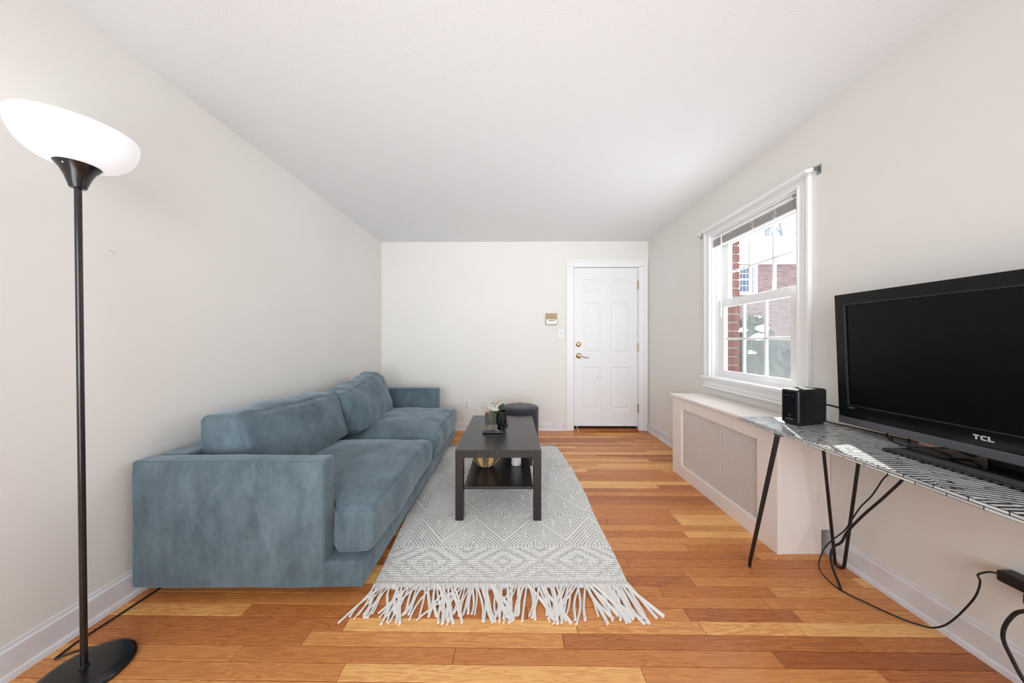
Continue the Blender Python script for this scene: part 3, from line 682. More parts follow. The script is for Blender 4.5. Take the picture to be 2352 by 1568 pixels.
def soft(name, parent, c, h, r, m=None, seams=(), **kw):
    bm, f = softbox(h, r, **kw); c = Vector(c)
    for v in bm.verts: v.co += c
    o = obj(name, bm, m or M['velvet'], parent, True)
    for (a, b) in seams:
        pts = []
        for i in range(25):
            k = i/24; q = [a[j]+(b[j]-a[j])*k for j in range(3)]
            pts.append(f(*q)+c)
        tobj('seam', M['velvet_seam'], o, pts, 0.0014, 6, sm=False)
    return o
M['velvet_seam'] = mat('velvet_seam', (92, 112, 122), 0.8, sheen=0.4, spec=0.1)

# ------------------------------------------------------------------ sofa
sofa = thing('sofa', 'long blue-grey velvet sofa with low arms against the left wall', 'sofa', (-1.17, 2.42, 0))
# near arm  (x -1.688..-0.838, y 1.33..1.42, z 0.06..0.623)
E = 0.985
soft('arm', sofa, (-1.262, 1.374, 0.342), (0.426, 0.044, 0.281), 0.012, bulge=(0.002, 0.004, 0.004), n=(14, 3, 10), wr=0.003, wscale=5, seed=1,
     seams=[((-1, -1, 1), (1, -1, 1)), ((1, -1, 1), (1, -1, -1)), ((1, -1, 1), (1, 1, 1))])
soft('arm', sofa, (-1.262, 3.460, 0.342), (0.426, 0.046, 0.281), 0.014, bulge=(0.002, 0.004, 0.004), n=(14, 3, 10), wr=0.003, seed=4)
soft('back_frame', sofa, (-1.615, 2.417, 0.342), (0.072, 0.997, 0.278), 0.016, bulge=(0.002, 0, 0.003), n=(3, 20, 8), wr=0.003, seed=8)
soft('base', sofa, (-1.172, 2.418, 0.118), (0.508, 1.083, 0.058), 0.012, bulge=(0.004, 0.002, 0.0), n=(10, 24, 3), wr=0.003, seed=12)
for x in (-1.60, -0.78):
    for y in (1.50, 3.34): bobj('foot', M['dark'], sofa, (x-0.03, x+0.03, y-0.03, y+0.03, 0.0, 0.064), bev=0.004)
def seatwarp(side):
    def wfn(p, u, v, w):
        # T-shaped: the cushion reaches in front of the arm
        if w > -0.2: p.z += 0.0
        if side == 'near' and u < 0.60: 
            k = min(1, (0.60-u)/0.04)
            if v < 0: p.y += k*max(0, -v)**6*0.045
        if side == 'far' and u < 0.60:
            k = min(1, (0.60-u)/0.04)
            if v > 0: p.y -= k*max(0, v)**6*0.045
        if side == 'near' and w > 0: p.z += 0.012*w*max(0, -v)*max(0, u)
        # soft sag towards the edge between the cushions
        e = max(0, v) if side == 'near' else max(0, -v)
        if w > 0: p.z -= 0.020*w*e**4
        return p
    return wfn
cy = 1.385; ms = 2.425
sm = [((1, -1, 1), (1, 1, 1)), ((1, -1, 1), (-0.2, -1, 1)), ((1, -1, -1), (1, -1, 1))]
soft('seat_cushion', sofa, (-1.095, (1.378+ms)/2, 0.278), (0.452, (ms-1.378)/2, 0.098), 0.034, bulge=(0.018, 0.006, 0.060), n=(20, 30, 6), warp=seatwarp('near'), wr=0.010, wscale=5, seed=20, seams=[((0.985, -0.98, 1), (0.985, 0.98, 1)), ((0.5, -1, 1), (0.985, -1, 1))])
soft('seat_cushion', sofa, (-1.092, (ms+3.455)/2+0.004, 0.282), (0.456, (3.455-ms)/2, 0.100), 0.036, bulge=(0.020, 0.006, 0.066), n=(20, 30, 6), warp=seatwarp('far'), wr=0.012, wscale=5, seed=30, seams=[((0.985, -0.98, 1), (0.985, 0.98, 1))])
# back cushions
def bcw1(p, u, v, w):
    # lean back, wedge: thicker at the bottom front
    p.x += -0.05*(w+1)/2 + (0.06*(1-w)/2*max(0, u))
    p.z -= 0.030*max(0, w)*(v+1)/2
    return p
soft('back_cushion', sofa, (-1.440, 1.948, 0.598), (0.100, 0.440, 0.182), 0.035, bulge=(0.045, 0.012, 0.018), n=(8, 26, 14), warp=bcw1, wr=0.014, wscale=5, seed=41,
     seams=[((1, -0.97, 0.96), (1, 0.97, 0.96)), ((1, -1, -0.95), (1, -1, 0.95))])
def bcw2(p, u, v, w):
    p.x += -0.06*(w+1)/2 + 0.05*(1-w)/2*max(0, u)
    x, y = p.x, p.y; a = 0.085
    p.x = x*math.cos(a)-y*math.sin(a); p.y = x*math.sin(a)+y*math.cos(a)
    p.z += max(0, w)*(-0.045+0.100*((v+1)/2)**1.2 - 0.30*max(0, v-0.72)**1.3)
    p.z -= 0.02*(1-abs(w))*0
    return p
soft('back_cushion', sofa, (-1.392, 2.830, 0.600), (0.095, 0.440, 0.185), 0.036, bulge=(0.050, 0.012, 0.020), n=(10, 30, 18), warp=bcw2, wr=0.020, wscale=5.5, seed=55, wrs=(1, 1.6, 0.9),
     seams=[((1, -0.97, 0.96), (1, 0.97, 0.96))])

# ------------------------------------------------------------------ rug
RN = 0.0
def rug_edges(d):
    l = -0.652-0.048*min(1, max(0, (d-1.40)/0.6))
    rgt = 0.552+0.004*math.sin(d*9)
    if d > 2.75: rgt = 0.530
    if d > 2.85: rgt -= 0.05*((d-2.85)/0.45)**1.5
    return l, rgt
ND, NX = 520, 330
ds = np.linspace(1.40, 3.30, ND); V = np.zeros((ND, NX, 3)); Y = np.zeros((ND, NX)); F = np.zeros((ND, NX))
us = np.linspace(0, 1, NX)
def tri(x, p): return np.abs(((x/p+0.5) % 1)-0.5)*p
for i, d in enumerate(ds):
    l, rg = rug_edges(float(d)); x = l+(rg-l)*us; V[i, :, 0] = x; V[i, :, 1] = d + 0.006*np.sin(x*5)
    xx = x+0.046-(0.0)
    if d < 1.68:      # loop band with diamonds
        t_ = tri(xx, 0.40); q = t_*0.75+abs(d-1.575)
        line = 0.5+0.5*np.cos(2*PI*q/0.028)
        row = 0.5+0.5*np.cos(2*PI*d/0.0145)
        loops = 0.5+0.5*np.cos(2*PI*(x/0.0125+0.25*math.floor(d/0.0145)))
        inside = (q < 0.125).astype(float)
        h = 0.62*row*(0.6+0.4*loops)+0.3
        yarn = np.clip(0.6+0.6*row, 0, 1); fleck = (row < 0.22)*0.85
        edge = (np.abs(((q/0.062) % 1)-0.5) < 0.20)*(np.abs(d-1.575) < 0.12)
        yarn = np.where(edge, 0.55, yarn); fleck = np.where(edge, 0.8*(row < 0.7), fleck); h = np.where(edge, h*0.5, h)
        if d < 1.455: fleck = fleck*(0.5+0.5*np.sign(np.cos(2*PI*x/0.03)))
        if d > 1.676: yarn = yarn*0+1; fleck = fleck*0
    else:
        t1 = tri(xx, 0.36); t2 = tri(xx+0.18, 0.36)
        k1 = np.abs(((d-2.0+0.31) % 0.62)-0.31); k2 = np.abs(((d-2.31+0.31) % 0.62)-0.31)
        q1 = t1*1.25+k1; q2 = t2*1.25+k2; q = np.minimum(q1, q2)
        line = 0.5+0.5*np.cos(2*PI*q/0.026)
        bars = 0.5+0.5*np.cos(2*PI*xx/0.020)
        line = np.where(q < 0.045, bars, line)
        tb = np.minimum(t1, t2)
        vb = (np.abs(np.where(q1 < q2, t1, t2)-0.055) < 0.006)*(q > 0.13)*(q < 0.20)
        line = np.where(vb, 1.0, line)
        seam_ = (np.minimum(k1, k2) < 0.014)*(q > 0.06)*(np.maximum(t1, t2) > 0.095)
        dots = (0.5+0.5*np.cos(2*PI*xx/0.012))*(0.5+0.5*np.cos(2*PI*d/0.011))
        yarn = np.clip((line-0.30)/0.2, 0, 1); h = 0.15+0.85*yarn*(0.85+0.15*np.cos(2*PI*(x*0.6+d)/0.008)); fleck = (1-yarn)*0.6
    V[i, :, 2] = 0.0065+0.0045*h+0.0008*np.sin(x*11+d*7)
    if abs(d-2.75) < 0.012: V[i, :, 2] += 0.006*(x > 0.0)*(1-abs(d-2.75)/0.012); fleck = np.where(x > 0.05, 1.0, fleck)
    Y[i] = yarn; F[i] = fleck
V[0, :, 2] = 0.001; V[-1, :, 2] = 0.001; V[:, 0, 2] = 0.001; V[:, -1, 2] = 0.001
idx = np.arange(ND*NX).reshape(ND, NX)
faces = np.stack([idx[:-1, :-1], idx[:-1, 1:], idx[1:, 1:], idx[1:, :-1]], -1).reshape(-1, 4)
me = bpy.data.meshes.new('rug_body'); me.vertices.add(ND*NX); me.vertices.foreach_set('co', V.ravel())
me.loops.add(faces.size); me.loops.foreach_set('vertex_index', faces.ravel()); me.polygons.add(len(faces)); me.polygons.foreach_set('loop_start', np.arange(len(faces))*4)
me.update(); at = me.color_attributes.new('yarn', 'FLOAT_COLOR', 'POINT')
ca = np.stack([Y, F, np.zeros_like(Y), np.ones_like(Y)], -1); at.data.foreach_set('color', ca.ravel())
me.validate()
rug = thing('rug', 'cream woven area rug with diamond relief and fringe under coffee table', 'rug', (-0.06, 2.3, 0))
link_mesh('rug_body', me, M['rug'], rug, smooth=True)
rf = random.Random(17)
def strand(bm, x, y, sgn, ln, lean, wv, wid):
    pts = []; n = 7
    z0 = 0.006+rf.uniform(0, 0.006)
    ph = rf.uniform(0, 6)
    for i in range(n):
        k = i/(n-1)
        pts.append((x+lean*k*ln+wv*math.sin(k*5+ph), y-sgn*ln*k, (0.009*(1-k)**2)+z0*(1-k*0.5)+0.002))
    tube(bm, smooth_path(pts, 3), [wid*(0.75+0.35*min(1, i/8)) for i in range((n-1)*3+1)], 6, flat=0.55)
N = 128
for i in range(N):
    x = -0.648+1.196*(i+0.5)/N+rf.uniform(-0.006, 0.006)
    c = (i+0.5)/N
    lean = rf.choice([0,0,0,0.35,-0.35])+(-0.45 if c < 0.07 else 0.0)+(0.55*(c-0.82)/0.18 if c > 0.82 else 0)+0.35*math.sin(c*31)+rf.uniform(-0.22, 0.22)
    bm = BM(); strand(bm, x, 1.405, 1, rf.uniform(0.135, 0.185), lean, rf.uniform(0.001, 0.008), rf.uniform(0.0052, 0.0078))
    obj('fringe_strand', bm, M['fringe'], rug, True)
bm = BM()
for i in range(100):
    x = -0.648+1.196*(i+0.5)/100
    tube(bm, smooth_path([(x, 1.425, 0.010), (x+0.004, 1.412, 0.0155), (x-0.002, 1.398, 0.009)], 3), 0.0058, 6)
o = obj('knot_row', bm, M['fringe'], rug, True); o['kind'] = 'stuff'
bm = BM()
l, rg = rug_edges(3.30)
for i in range(95):
    x = l+(rg-l)*(i+0.5)/95; lean = rf.uniform(-0.25, 0.25)+(0.4 if i > 85 else 0)
    strand(bm, x, 3.295, -1, rf.uniform(0.06, 0.10), lean, 0.004, 0.004)
o = obj('far_fringe', bm, M['fringe'], rug, True); o['kind'] = 'stuff'

# ------------------------------------------------------------------ coffee table
TZ = 0.4625; RZ0 = 0.0115
t = thing('coffee_table', 'black-brown rectangular coffee table with lower shelf on the rug', 'coffee table', (-0.0875, 2.367, RZ0))
bobj('tabletop', M['black_top'], t, (-0.3625, 0.1875, 1.917, 2.817, TZ-0.050, TZ), bev=0.0015)
for x in (-0.3622, 0.1372):
    for y in (1.9175, 2.7665): bobj('leg', M['black_wood'], t, (x, x+0.050, y, y+0.050, RZ0, TZ-0.0502), bev=0.0015)
bobj('shelf', M['black_top'], t, (-0.3120, 0.1370, 1.945, 2.789, 0.199, 0.214), bev=0.0015)
# basket (woven, geometric)
def basket():
    bm = BM(); c = Vector((-0.197, 2.285, 0.2142)); n = 72; rows_ = 26
    cl = bm.loops.layers.float_color.new('weave')
    prev = None
    def rad(k): return 0.050+0.060*math.sin(min(1, k*1.25)*PI/2)**0.8 if k < 0.8 else 0.110-0.018*((k-0.8)/0.2)
    rings = []
    for j in range(rows_*2+1):
        k = j/(rows_*2); z = 0.004+0.125*k**1.05; r0 = rad(k)+(0.0012 if j % 2 else -0.0012)
        rings.append([bm.verts.new(c+Vector(((r0+(0.0012 if (i+j//2) % 2 else -0.0012))*math.cos(2*PI*i/n), (r0+(0.0012 if (i+j//2) % 2 else -0.0012))*math.sin(2*PI*i/n), z))) for i in range(n)])
    bm.faces.new(list(reversed(rings[0])))
    for j in range(rows_*2):
        for i in range(n): 
            f = bm.faces.new((rings[j][i], rings[j][(i+1) % n], rings[j+1][(i+1) % n], rings[j+1][i]))
            row = j//2; a = (i/n*8) % 1; zz = abs(a-0.5)*2
            tan = zz < 0.62*(row/rows_)+0.12
            if not tan: tan = (i//2+row) % 3 == 0
            for l in f.loops: l[cl] = (1, 1, 1, 1) if tan else (0.02, 0.02, 0.02, 1)
    for k2 in range(n):
        pass
    top = rings[-1]; inn = [bm.verts.new(v.co+Vector(((c.x-v.co.x)*0.06, (c.y-v.co.y)*0.06, 0))) for v in top]
    for i in range(n): bm.faces.new((top[i], top[(i+1) % n], inn[(i+1) % n], inn[i]))
    bot = [bm.verts.new(Vector((c.x+(v.co.x-c.x)*0.5, c.y+(v.co.y-c.y)*0.5, c.z+0.006))) for v in inn]
    for i in range(n): bm.faces.new((inn[i], inn[(i+1) % n], bot[(i+1) % n], bot[i]))
    bm.faces.new(bot)
    return obj('woven_basket', bm, M['basket'], None, True)
tag(basket(), 'round woven basket in black and natural fibre on the lower shelf', 'basket')
tag(lobj('white_candle_jar', M['marble_white'], None, [(0.034, 0), (0.038, 0.004), (0.038, 0.125), (0.036, 0.129), (0.031, 0.129), (0.031, 0.06), (0.001, 0.06)], (0.032, 2.30, 0.2142), 32), 'white stoneware jar standing on the lower shelf of the coffee table', 'jar')
# tumblers
def tumbler(name, x, y, m, lab):
    t = thing(name, lab, 'candle glass', (x, y, TZ))
    prof = [(0.030, 0.0), (0.033, 0.002), (0.033, 0.022), (0.030, 0.025), (0.036, 0.030), (0.0405, 0.035), (0.041, 0.12), (0.041, 0.134), (0.0395, 0.136), (0.038, 0.134), (0.0375, 0.045), (0.001, 0.040)]
    bm = BM(); n = 96; prev = None
    for r_, z in prof:
        ribs = 0.034 if 0.030 < z < 0.125 and r_ > 0.0385 else 0
        ring = [bm.verts.new((x+r_*(1+ribs*math.cos(24*2*PI*k/n))*math.cos(2*PI*k/n), y+r_*(1+ribs*math.cos(24*2*PI*k/n))*math.sin(2*PI*k/n), TZ+0.0003+z)) for k in range(n)]
        if prev:
            for k in range(n): bm.faces.new((prev[k], prev[(k+1) % n], ring[(k+1) % n], ring[k]))
        else: bm.faces.new(list(reversed(ring)))
        prev = ring
    bm.faces.new(prev)
    g = obj('glass_body', bm, m, t, True)
    lobj('wax', M['candle_wax'], t, [(0.0355, 0.046), (0.0355, 0.060), (0.001, 0.060)], (x, y, TZ), 32)
    return t
tumbler('ribbed_tumbler', -0.170, 2.366, M['smoke_glass'], 'clear smoked ribbed candle glass holding the dried flowers')
tumbler('ribbed_tumbler', -0.085, 2.402, M['green_glass'], 'black-green ribbed candle glass on the coffee table')
# flowers
t = thing('flower_sprig', 'artificial white orchid with pink berry sprigs and one green leaf', 'flowers', (-0.165, 2.366, TZ+0.062))
fx, fy, fz = -0.165, 2.366, TZ+0.064
def petal(name, m, base, tip, wid, bend=0.0, cup=0.3, side=None):
    base, tip = Vector(base), Vector(tip); ax = tip-base; ln = ax.length; axn = ax.normalized()
    sd = (Vector(side) if side else Vector((0, -1, 0)).cross(axn)).normalized(); nr = axn.cross(sd)
    bm = BM(); g = []
    for i in range(9):
        k = i/8; wv = wid*math.sin(PI*min(1, k*0.93+0.05))**0.7; row = []
        for j in range(7):
            s = (j-3)/3; row.append(bm.verts.new(base+ax*k+sd*wv*s+nr*(bend*math.sin(PI*k)+cup*wv*s*s)))
        g.append(row)
    for i in range(8):
        for j in range(6): bm.faces.new((g[i][j], g[i][j+1], g[i+1][j+1], g[i+1][j]))
    bmesh.ops.solidify(bm, geom=bm.faces[:], thickness=0.0008)
    return obj(name, bm, m, t, True)
cpt = Vector((-0.135, 2.335, TZ+0.185))
for a, ln, wd_ in ((95, 0.030, 0.014), (165, 0.042, 0.017), (215, 0.032, 0.014), (-40, 0.040, 0.018), (25, 0.034, 0.016), (-95, 0.034, 0.013)):
    a = math.radians(a); petal('petal', M['cream_petal'], cpt, cpt+Vector((math.cos(a)*ln, -0.010, math.sin(a)*ln)), wd_, 0.004)
c2 = Vector((-0.175, 2.345, TZ+0.188))
for a, ln, wd_ in ((100, 0.022, 0.011), (170, 0.024, 0.012), (-60, 0.026, 0.012), (20, 0.022, 0.012)):
    a = math.radians(a); petal('petal', M['cream_petal'], c2, c2+Vector((math.cos(a)*ln, -0.006, math.sin(a)*ln)), wd_, 0.003)
petal('leaf', M['leaf'], (fx+0.03, fy-0.01, TZ+0.13), (-0.062, 2.345, TZ+0.207), 0.019, 0.006, 0.35)
petal('bud', M['bud'], (-0.128, 2.330, TZ+0.195), (-0.101, 2.325, TZ+0.238), 0.008, 0.003, 0.9)
tobj('stem', M['stem'], t, [(fx, fy, fz-0.0), (fx+0.01, fy-0.01, TZ+0.14), (-0.136, 2.337, TZ+0.183)], 0.0018, 6)
tobj('stem', M['stem'], t, [(fx-0.01, fy, fz), (fx-0.006, fy-0.014, TZ+0.14), (-0.175, 2.347, TZ+0.188)], 0.0016, 6)
tobj('tendril', M['stem'], t, [(-0.150, 2.335, TZ+0.14), (-0.158, 2.328, TZ+0.175), (-0.160, 2.324, TZ+0.205), (-0.147, 2.322, TZ+0.216), (-0.133, 2.322, TZ+0.200), (-0.130, 2.322, TZ+0.186)], 0.002, 6)
rb = random.Random(4)
for tip in ((-0.236, 2.345, TZ+0.190), (-0.216, 2.35, TZ+0.215), (-0.196, 2.36, TZ+0.175)):
    b0 = Vector((fx-0.005, fy, TZ+0.10)); tp = Vector(tip)
    bm = BM(); tube(bm, [b0, b0.lerp(tp, 0.5)+Vector((0.004, 0, -0.003)), tp], 0.0013, 5)
    for i in range(34):
        k = 0.25+0.75*rb.random(); p = b0.lerp(tp, k)+Vector((rb.uniform(-1, 1), rb.uniform(-1, 1), rb.uniform(-1, 1)))*0.008*(1.3-k)
        bmesh.ops.create_icosphere(bm, subdivisions=1, radius=0.0026, matrix=Matrix.Translation(p))
    o = obj('berry_sprig', bm, M['berry'], t, True)
# remotes
t = thing('remote_control', 'small black streaming remote with purple button in front of the glasses', 'remote', (-0.148, 2.27, TZ))
soft('body', t, (-0.148, 2.272, TZ+0.0105), (0.075, 0.021, 0.010), 0.008, m=M['remote'], n=(6, 4, 2))
lobj('purple_pad', M['purple'], t, [(0.010, 0), (0.010, 0.002), (0.001, 0.0022)], (-0.175, 2.272, TZ+0.0200), 16)
for i in range(4): bobj('button', M['grey_text'] if i < 2 else M['plastic_white'], t, (-0.146+i*0.013, -0.139+i*0.013, 2.266, 2.278, TZ+0.0195, TZ+0.0222), bev=0.001)
tobj('wrist_loop', M['grey_text'], t, [(-0.074, 2.272, TZ+0.008), (-0.066, 2.262, TZ+0.004), (-0.070, 2.28, TZ+0.004), (-0.074, 2.274, TZ+0.008)], 0.0015, 6)
t = thing('remote_control', 'black keypad remote lying behind the dark green candle glass', 'remote', (-0.058, 2.55, TZ))
soft('body', t, (-0.058, 2.550, TZ+0.0105), (0.022, 0.085, 0.010), 0.006, m=M['remote'], n=(4, 8, 2))
for i in range(6):
    for j in range(3): bobj('button', M['grey_text'], t, (-0.073+j*0.011, -0.066+j*0.011, 2.48+i*0.020, 2.488+i*0.020, TZ+0.0195, TZ+0.0222), bev=0.0008)

# ------------------------------------------------------------------ ottoman
t = thing('ottoman', 'round charcoal fabric ottoman behind the coffee table', 'ottoman', (0.078, 3.055, 0.012))
oc = (0.078, 3.055, 0.012)
lobj('body', M['ottoman'], t, [(0.180, 0), (0.188, 0.006), (0.192, 0.2), (0.192, 0.44), (0.190, 0.452)], oc, 64, capt=True)
bm = BM(); n = 64; prev = None
for r_, z in [(0.190, 0.450), (0.194, 0.458), (0.192, 0.472), (0.182, 0.484), (0.15, 0.492), (0.11, 0.495), (0.07, 0.496), (0.03, 0.496), (0.005, 0.496)]:
    ring = []
    for k in range(n):
        a = 2*PI*k/n; wr_ = noise.noise(Vector((math.cos(a)*r_*28, math.sin(a)*r_*10, 0)))*0.004
        ring.append(bm.verts.new((oc[0]+r_*math.cos(a), oc[1]+r_*math.sin(a), oc[2]+z+wr_)))
    if prev:
        for k in range(n): bm.faces.new((prev[k], prev[(k+1) % n], ring[(k+1) % n], ring[k]))
    prev = ring
bm.faces.new(prev); obj('cushion_lid', bm, M['ottoman'], t, True)
bm = BM(); tube(bm, [(oc[0]+0.1935*math.cos(2*PI*k/64), oc[1]+0.1935*math.sin(2*PI*k/64), oc[2]+0.456) for k in range(65)], 0.0022, 6); obj('piping', bm, M['ottoman'], t, True)

# ------------------------------------------------------------------ floor lamp
LX, LY = -1.482, 1.0405; LN = (-0.0127, 0.0)
t = thing('floor_lamp', 'black torchiere floor lamp with glowing white bowl shade by the left wall', 'floor lamp', (LX, LY, 0))
lobj('base', M['lamp_black'], t, [(0.112, 0.0), (0.117, 0.004), (0.117, 0.010), (0.112, 0.018), (0.100, 0.0245), (0.088, 0.027), (0.03, 0.029), (0.012, 0.030), (0.001, 0.030)], (LX, LY, 0), 72)
lobj('base_collar', M['lamp_black'], t, [(0.0125, 0.028), (0.0125, 0.034), (0.009, 0.036), (0.001, 0.036)], (LX, LY, 0), 24)
tobj('pole', M['lamp_black'], t, [(LX, LY, 0.03), (LX+LN[0]*1.69, LY, 1.70)], 0.0086, 20, sm=False)
sx = LX-0.0215
cup = [(0.0165, 1.684), (0.019, 1.686), (0.0225, 1.700), (0.029, 1.722), (0.038, 1.744), (0.0515, 1.763), (0.050, 1.765), (0.001, 1.765)]
sk = lobj('socket_cup', M['lamp_black'], t, cup, (sx, LY, 0), 48)
lobj('cup_light_dot', M['plastic_white'], sk, [(0.0026, 0), (0.0026, 0.002), (0.001, 0.003)], (sx+0.010, LY-0.0415, 1.752), 10, axis='y')  # white dot painting the bulb's light seen through the cup's screw hole
prof = [(0.030, 1.762), (0.052, 1.7645), (0.078, 1.771), (0.100, 1.785), (0.119, 1.808), (0.131, 1.836), (0.1365, 1.862), (0.137, 1.878), (0.1345, 1.886), (0.1325, 1.886), (0.134, 1.876), (0.133, 1.862), (0.128, 1.838), (0.116, 1.812), (0.098, 1.790), (0.076, 1.776), (0.05, 1.770), (0.001, 1.769)]
pv = smooth_path([(r_, 0, z_) for r_, z_ in prof], 4); prof = [(p.x, p.z) for p in pv]
lobj('lamp_shade', M['shade'], t, prof, (sx, LY, 0), 72)
bm = BM(); bmesh.ops.create_uvsphere(bm, u_segments=20, v_segments=12, radius=0.028, matrix=Matrix.Translation((sx, LY, 1.825))); tube(bm, [(sx, LY, 1.769), (sx, LY, 1.80)], 0.013, 16)
obj('bulb', bm, mat('bulb', (255, 250, 240), 0.4, emit=((255, 246, 230), 3)), t, True)
bl = light('lamp_glow', 'POINT', (sx, LY, 1.875), 0.06, (1.0, 0.96, 0.9), shadow_soft_size=0.03)
tag(tobj('lamp_cord', M['cable'], None, [(-1.49, 1.155, 0.005), (-1.560, 1.135, 0.005), (-1.625, 1.112, 0.005), (-1.655, 1.09, 0.005), (-1.660, 1.110, 0.005), (-1.665, 1.145, 0.005), (-1.662, 1.19, 0.005), (-1.655, 1.255, 0.005), (-1.650, 1.32, 0.005), (-1.645, 1.375, 0.005), (-1.645, 1.42, 0.005), (-1.66, 1.47, 0.005)], 0.0038, 8), 'thin black lamp cord running along the floor under the sofa', 'cord')

# ------------------------------------------------------------------ desk
DZ = 0.730
ANG = 0.042
desk = thing('console_desk', 'narrow desk with black and white inlay strips on hairpin legs', 'desk', (1.47, 1.10, 0))
def DK(v):   # local: x across (0 = front edge), y along (0 = far end, negative nearer)
    ca, sa = math.cos(ANG), math.sin(ANG)
    return Vector((1.283+v[0]*ca+v[1]*sa, 1.700-v[0]*sa+v[1]*ca, v[2]))
bobj('tabletop', M['inlay'], desk, (0.003, 0.425, -1.197, -0.003, DZ-0.019, DZ), post=DK)
bobj('edge_band', M['inlay_edge'], desk, (0, 0.003, -1.20, 0, DZ-0.019, DZ-0.0002), post=DK)
bobj('edge_band', M['inlay_edge'], desk, (0.003, 0.425, -0.003, 0, DZ-0.019, DZ-0.0002), post=DK)
def hairpin(top, foot, pdir, hw=0.062, fw=0.016):
    T, F_, p = Vector((*top, DZ-0.022)), Vector((*foot, 0.0085)), Vector((*pdir, 0)).normalized()
    a0 = T-p*hw; a1 = T+p*hw; b0 = F_-p*fw+Vector((0, 0, 0.016)); b1 = F_+p*fw+Vector((0, 0, 0.016))
    pts = [a0, b0+(a0-b0)*0.02, b0]
    arc = [F_+p*fw*math.cos(math.radians(q))+Vector((0, 0, 0.016*(1+math.sin(math.radians(q))))) for q in (200, 225, 250, 270, 290, 315, 340)]
    P = [a0, b0.lerp(a0, 0.01)]+arc+[b1.lerp(a1, 0.01), a1]
    l = tobj('leg', M['black_metal'], desk, P, 0.0068, 12, sm=False)
    c = T
    bm = BM(); box(bm, -hw-0.012, hw+0.012, -0.016, 0.016, -0.001, 0.003, 0.001)
    ang = math.atan2(p.y, p.x); Rm = Matrix.Translation(c) @ Matrix.Rotation(ang, 4, 'Z'); bm.transform(Rm); obj('mounting_plate', bm, M['black_metal'], l)
hairpin((1.295, 1.463), (1.216, 1.537), (1, 1.25), hw=0.045, fw=0.014)
hairpin((1.590, 1.452), (1.664, 1.526), (1, -1.3), hw=0.066, fw=0.016)
hairpin((1.28, 0.60), (1.20, 0.53), (1, -1), hw=0.055)
hairpin((1.59, 0.60), (1.66, 0.53), (1, 1), hw=0.055)

# ------------------------------------------------------------------ television
tv = thing('television', 'black flat-screen television with silver lower strip on the desk', 'television', (1.63, 1.006, DZ))
def TVW(v):  # local: x depth (0 = front face, + to the wall), y along, z up from 0.765
    return Vector((1.594+v[0]-0.040*(v[2]-0.765), v[1], v[2]))
T0, T1, TB, TT = 0.550, 1.4625, 0.765, 1.378
S0, S1, SB, ST = T0+0.040, T1-0.040, 0.856, 1.328
bobj('bezel', M['tv_bezel'], tv, (0, 0.030, T0, S0, TB+0.034, TT), (0, 0.030, S1, T1, TB+0.034, TT), (0, 0.030, S0, S1, TB+0.034, SB), (0, 0.030, S0, S1, ST, TT), post=TVW)
bobj('inner_lip', mat('lip', (30, 30, 32), 0.3), tv, (-0.001, 0.008, S0-0.003, S0+0.003, SB-0.003, ST+0.003), (-0.001, 0.008, S1-0.003, S1+0.003, SB-0.003, ST+0.003), (-0.001, 0.008, S0, S1, SB-0.003, SB+0.003), (-0.001, 0.008, S0, S1, ST-0.003, ST+0.003), bev=0.001, post=TVW)
bobj('screen', M['tv_screen'], tv, (0.006, 0.028, S0, S1, SB, ST), post=TVW)
bobj('silver_strip', M['tv_silver'], tv, (-0.004, 0.030, T0, T1, TB, TB+0.033), bev=0.002, post=TVW)
bobj('back_shell', M['router'], tv, (0.030, 0.060, T0+0.01, T1-0.01, TB+0.02, TT-0.01), (0.055, 0.085, T0+0.1, T1-0.1, TB+0.05, TT-0.1), bev=0.006, post=TVW)
bobj('neck', M['tv_bezel'], tv, (1.652, 1.684, 0.955, 1.045, DZ+0.010, TB+0.10), bev=0.003)
bobj('stand_base', mat('gloss_black_stand', (18, 18, 20), 0.08, coat=0.6), tv, (1.440, 1.690, 0.820, 1.172, DZ+0.0005, DZ+0.012), bev=0.004)
# lettering TCL (reads right to left along -y since the face looks to -x)
bm = BM()
def lbox(u0, u1, v0, v1):
    y0, z0, h, w_ = 1.0366, 0.8205, 0.0165, 0.0455
    box(bm, -0.0012, 0.0, y0-u1*w_, y0-u0*w_, z0+v0*h, z0+v1*h)
def lpoly(pts):
    y0, z0, h, w_ = 1.0366, 0.8205, 0.0165, 0.0455
    A = [bm.verts.new((-0.0012, y0-u*w_, z0+v*h)) for u, v in pts]; B = [bm.verts.new((0.0, y0-u*w_, z0+v*h)) for u, v in pts]
    bm.faces.new(A); bm.faces.new(list(reversed(B)))
    for i in range(len(A)): bm.faces.new((A[i], A[(i+1) % len(A)], B[(i+1) % len(A)], B[i]))
lbox(0, 0.31, 0.72, 1); lbox(0.105, 0.20, 0, 0.72)
for q in ([(0.36, 0.25), (0.46, 0.36), (0.46, 0.64), (0.36, 0.75)], [(0.36, 0.75), (0.46, 0.64), (0.50, 0.74), (0.44, 1.0)], [(0.44, 1.0), (0.50, 0.74), (0.66, 0.74), (0.66, 1.0)], [(0.36, 0.25), (0.44, 0.0), (0.50, 0.26), (0.46, 0.36)], [(0.44, 0.0), (0.66, 0.0), (0.66, 0.26), (0.50, 0.26)]):
    lpoly(q)
lbox(0.71, 0.81, 0, 1); lbox(0.81, 1.0, 0, 0.27)
obj('lettering', bm, M['silver_letter'], tv, post=TVW)
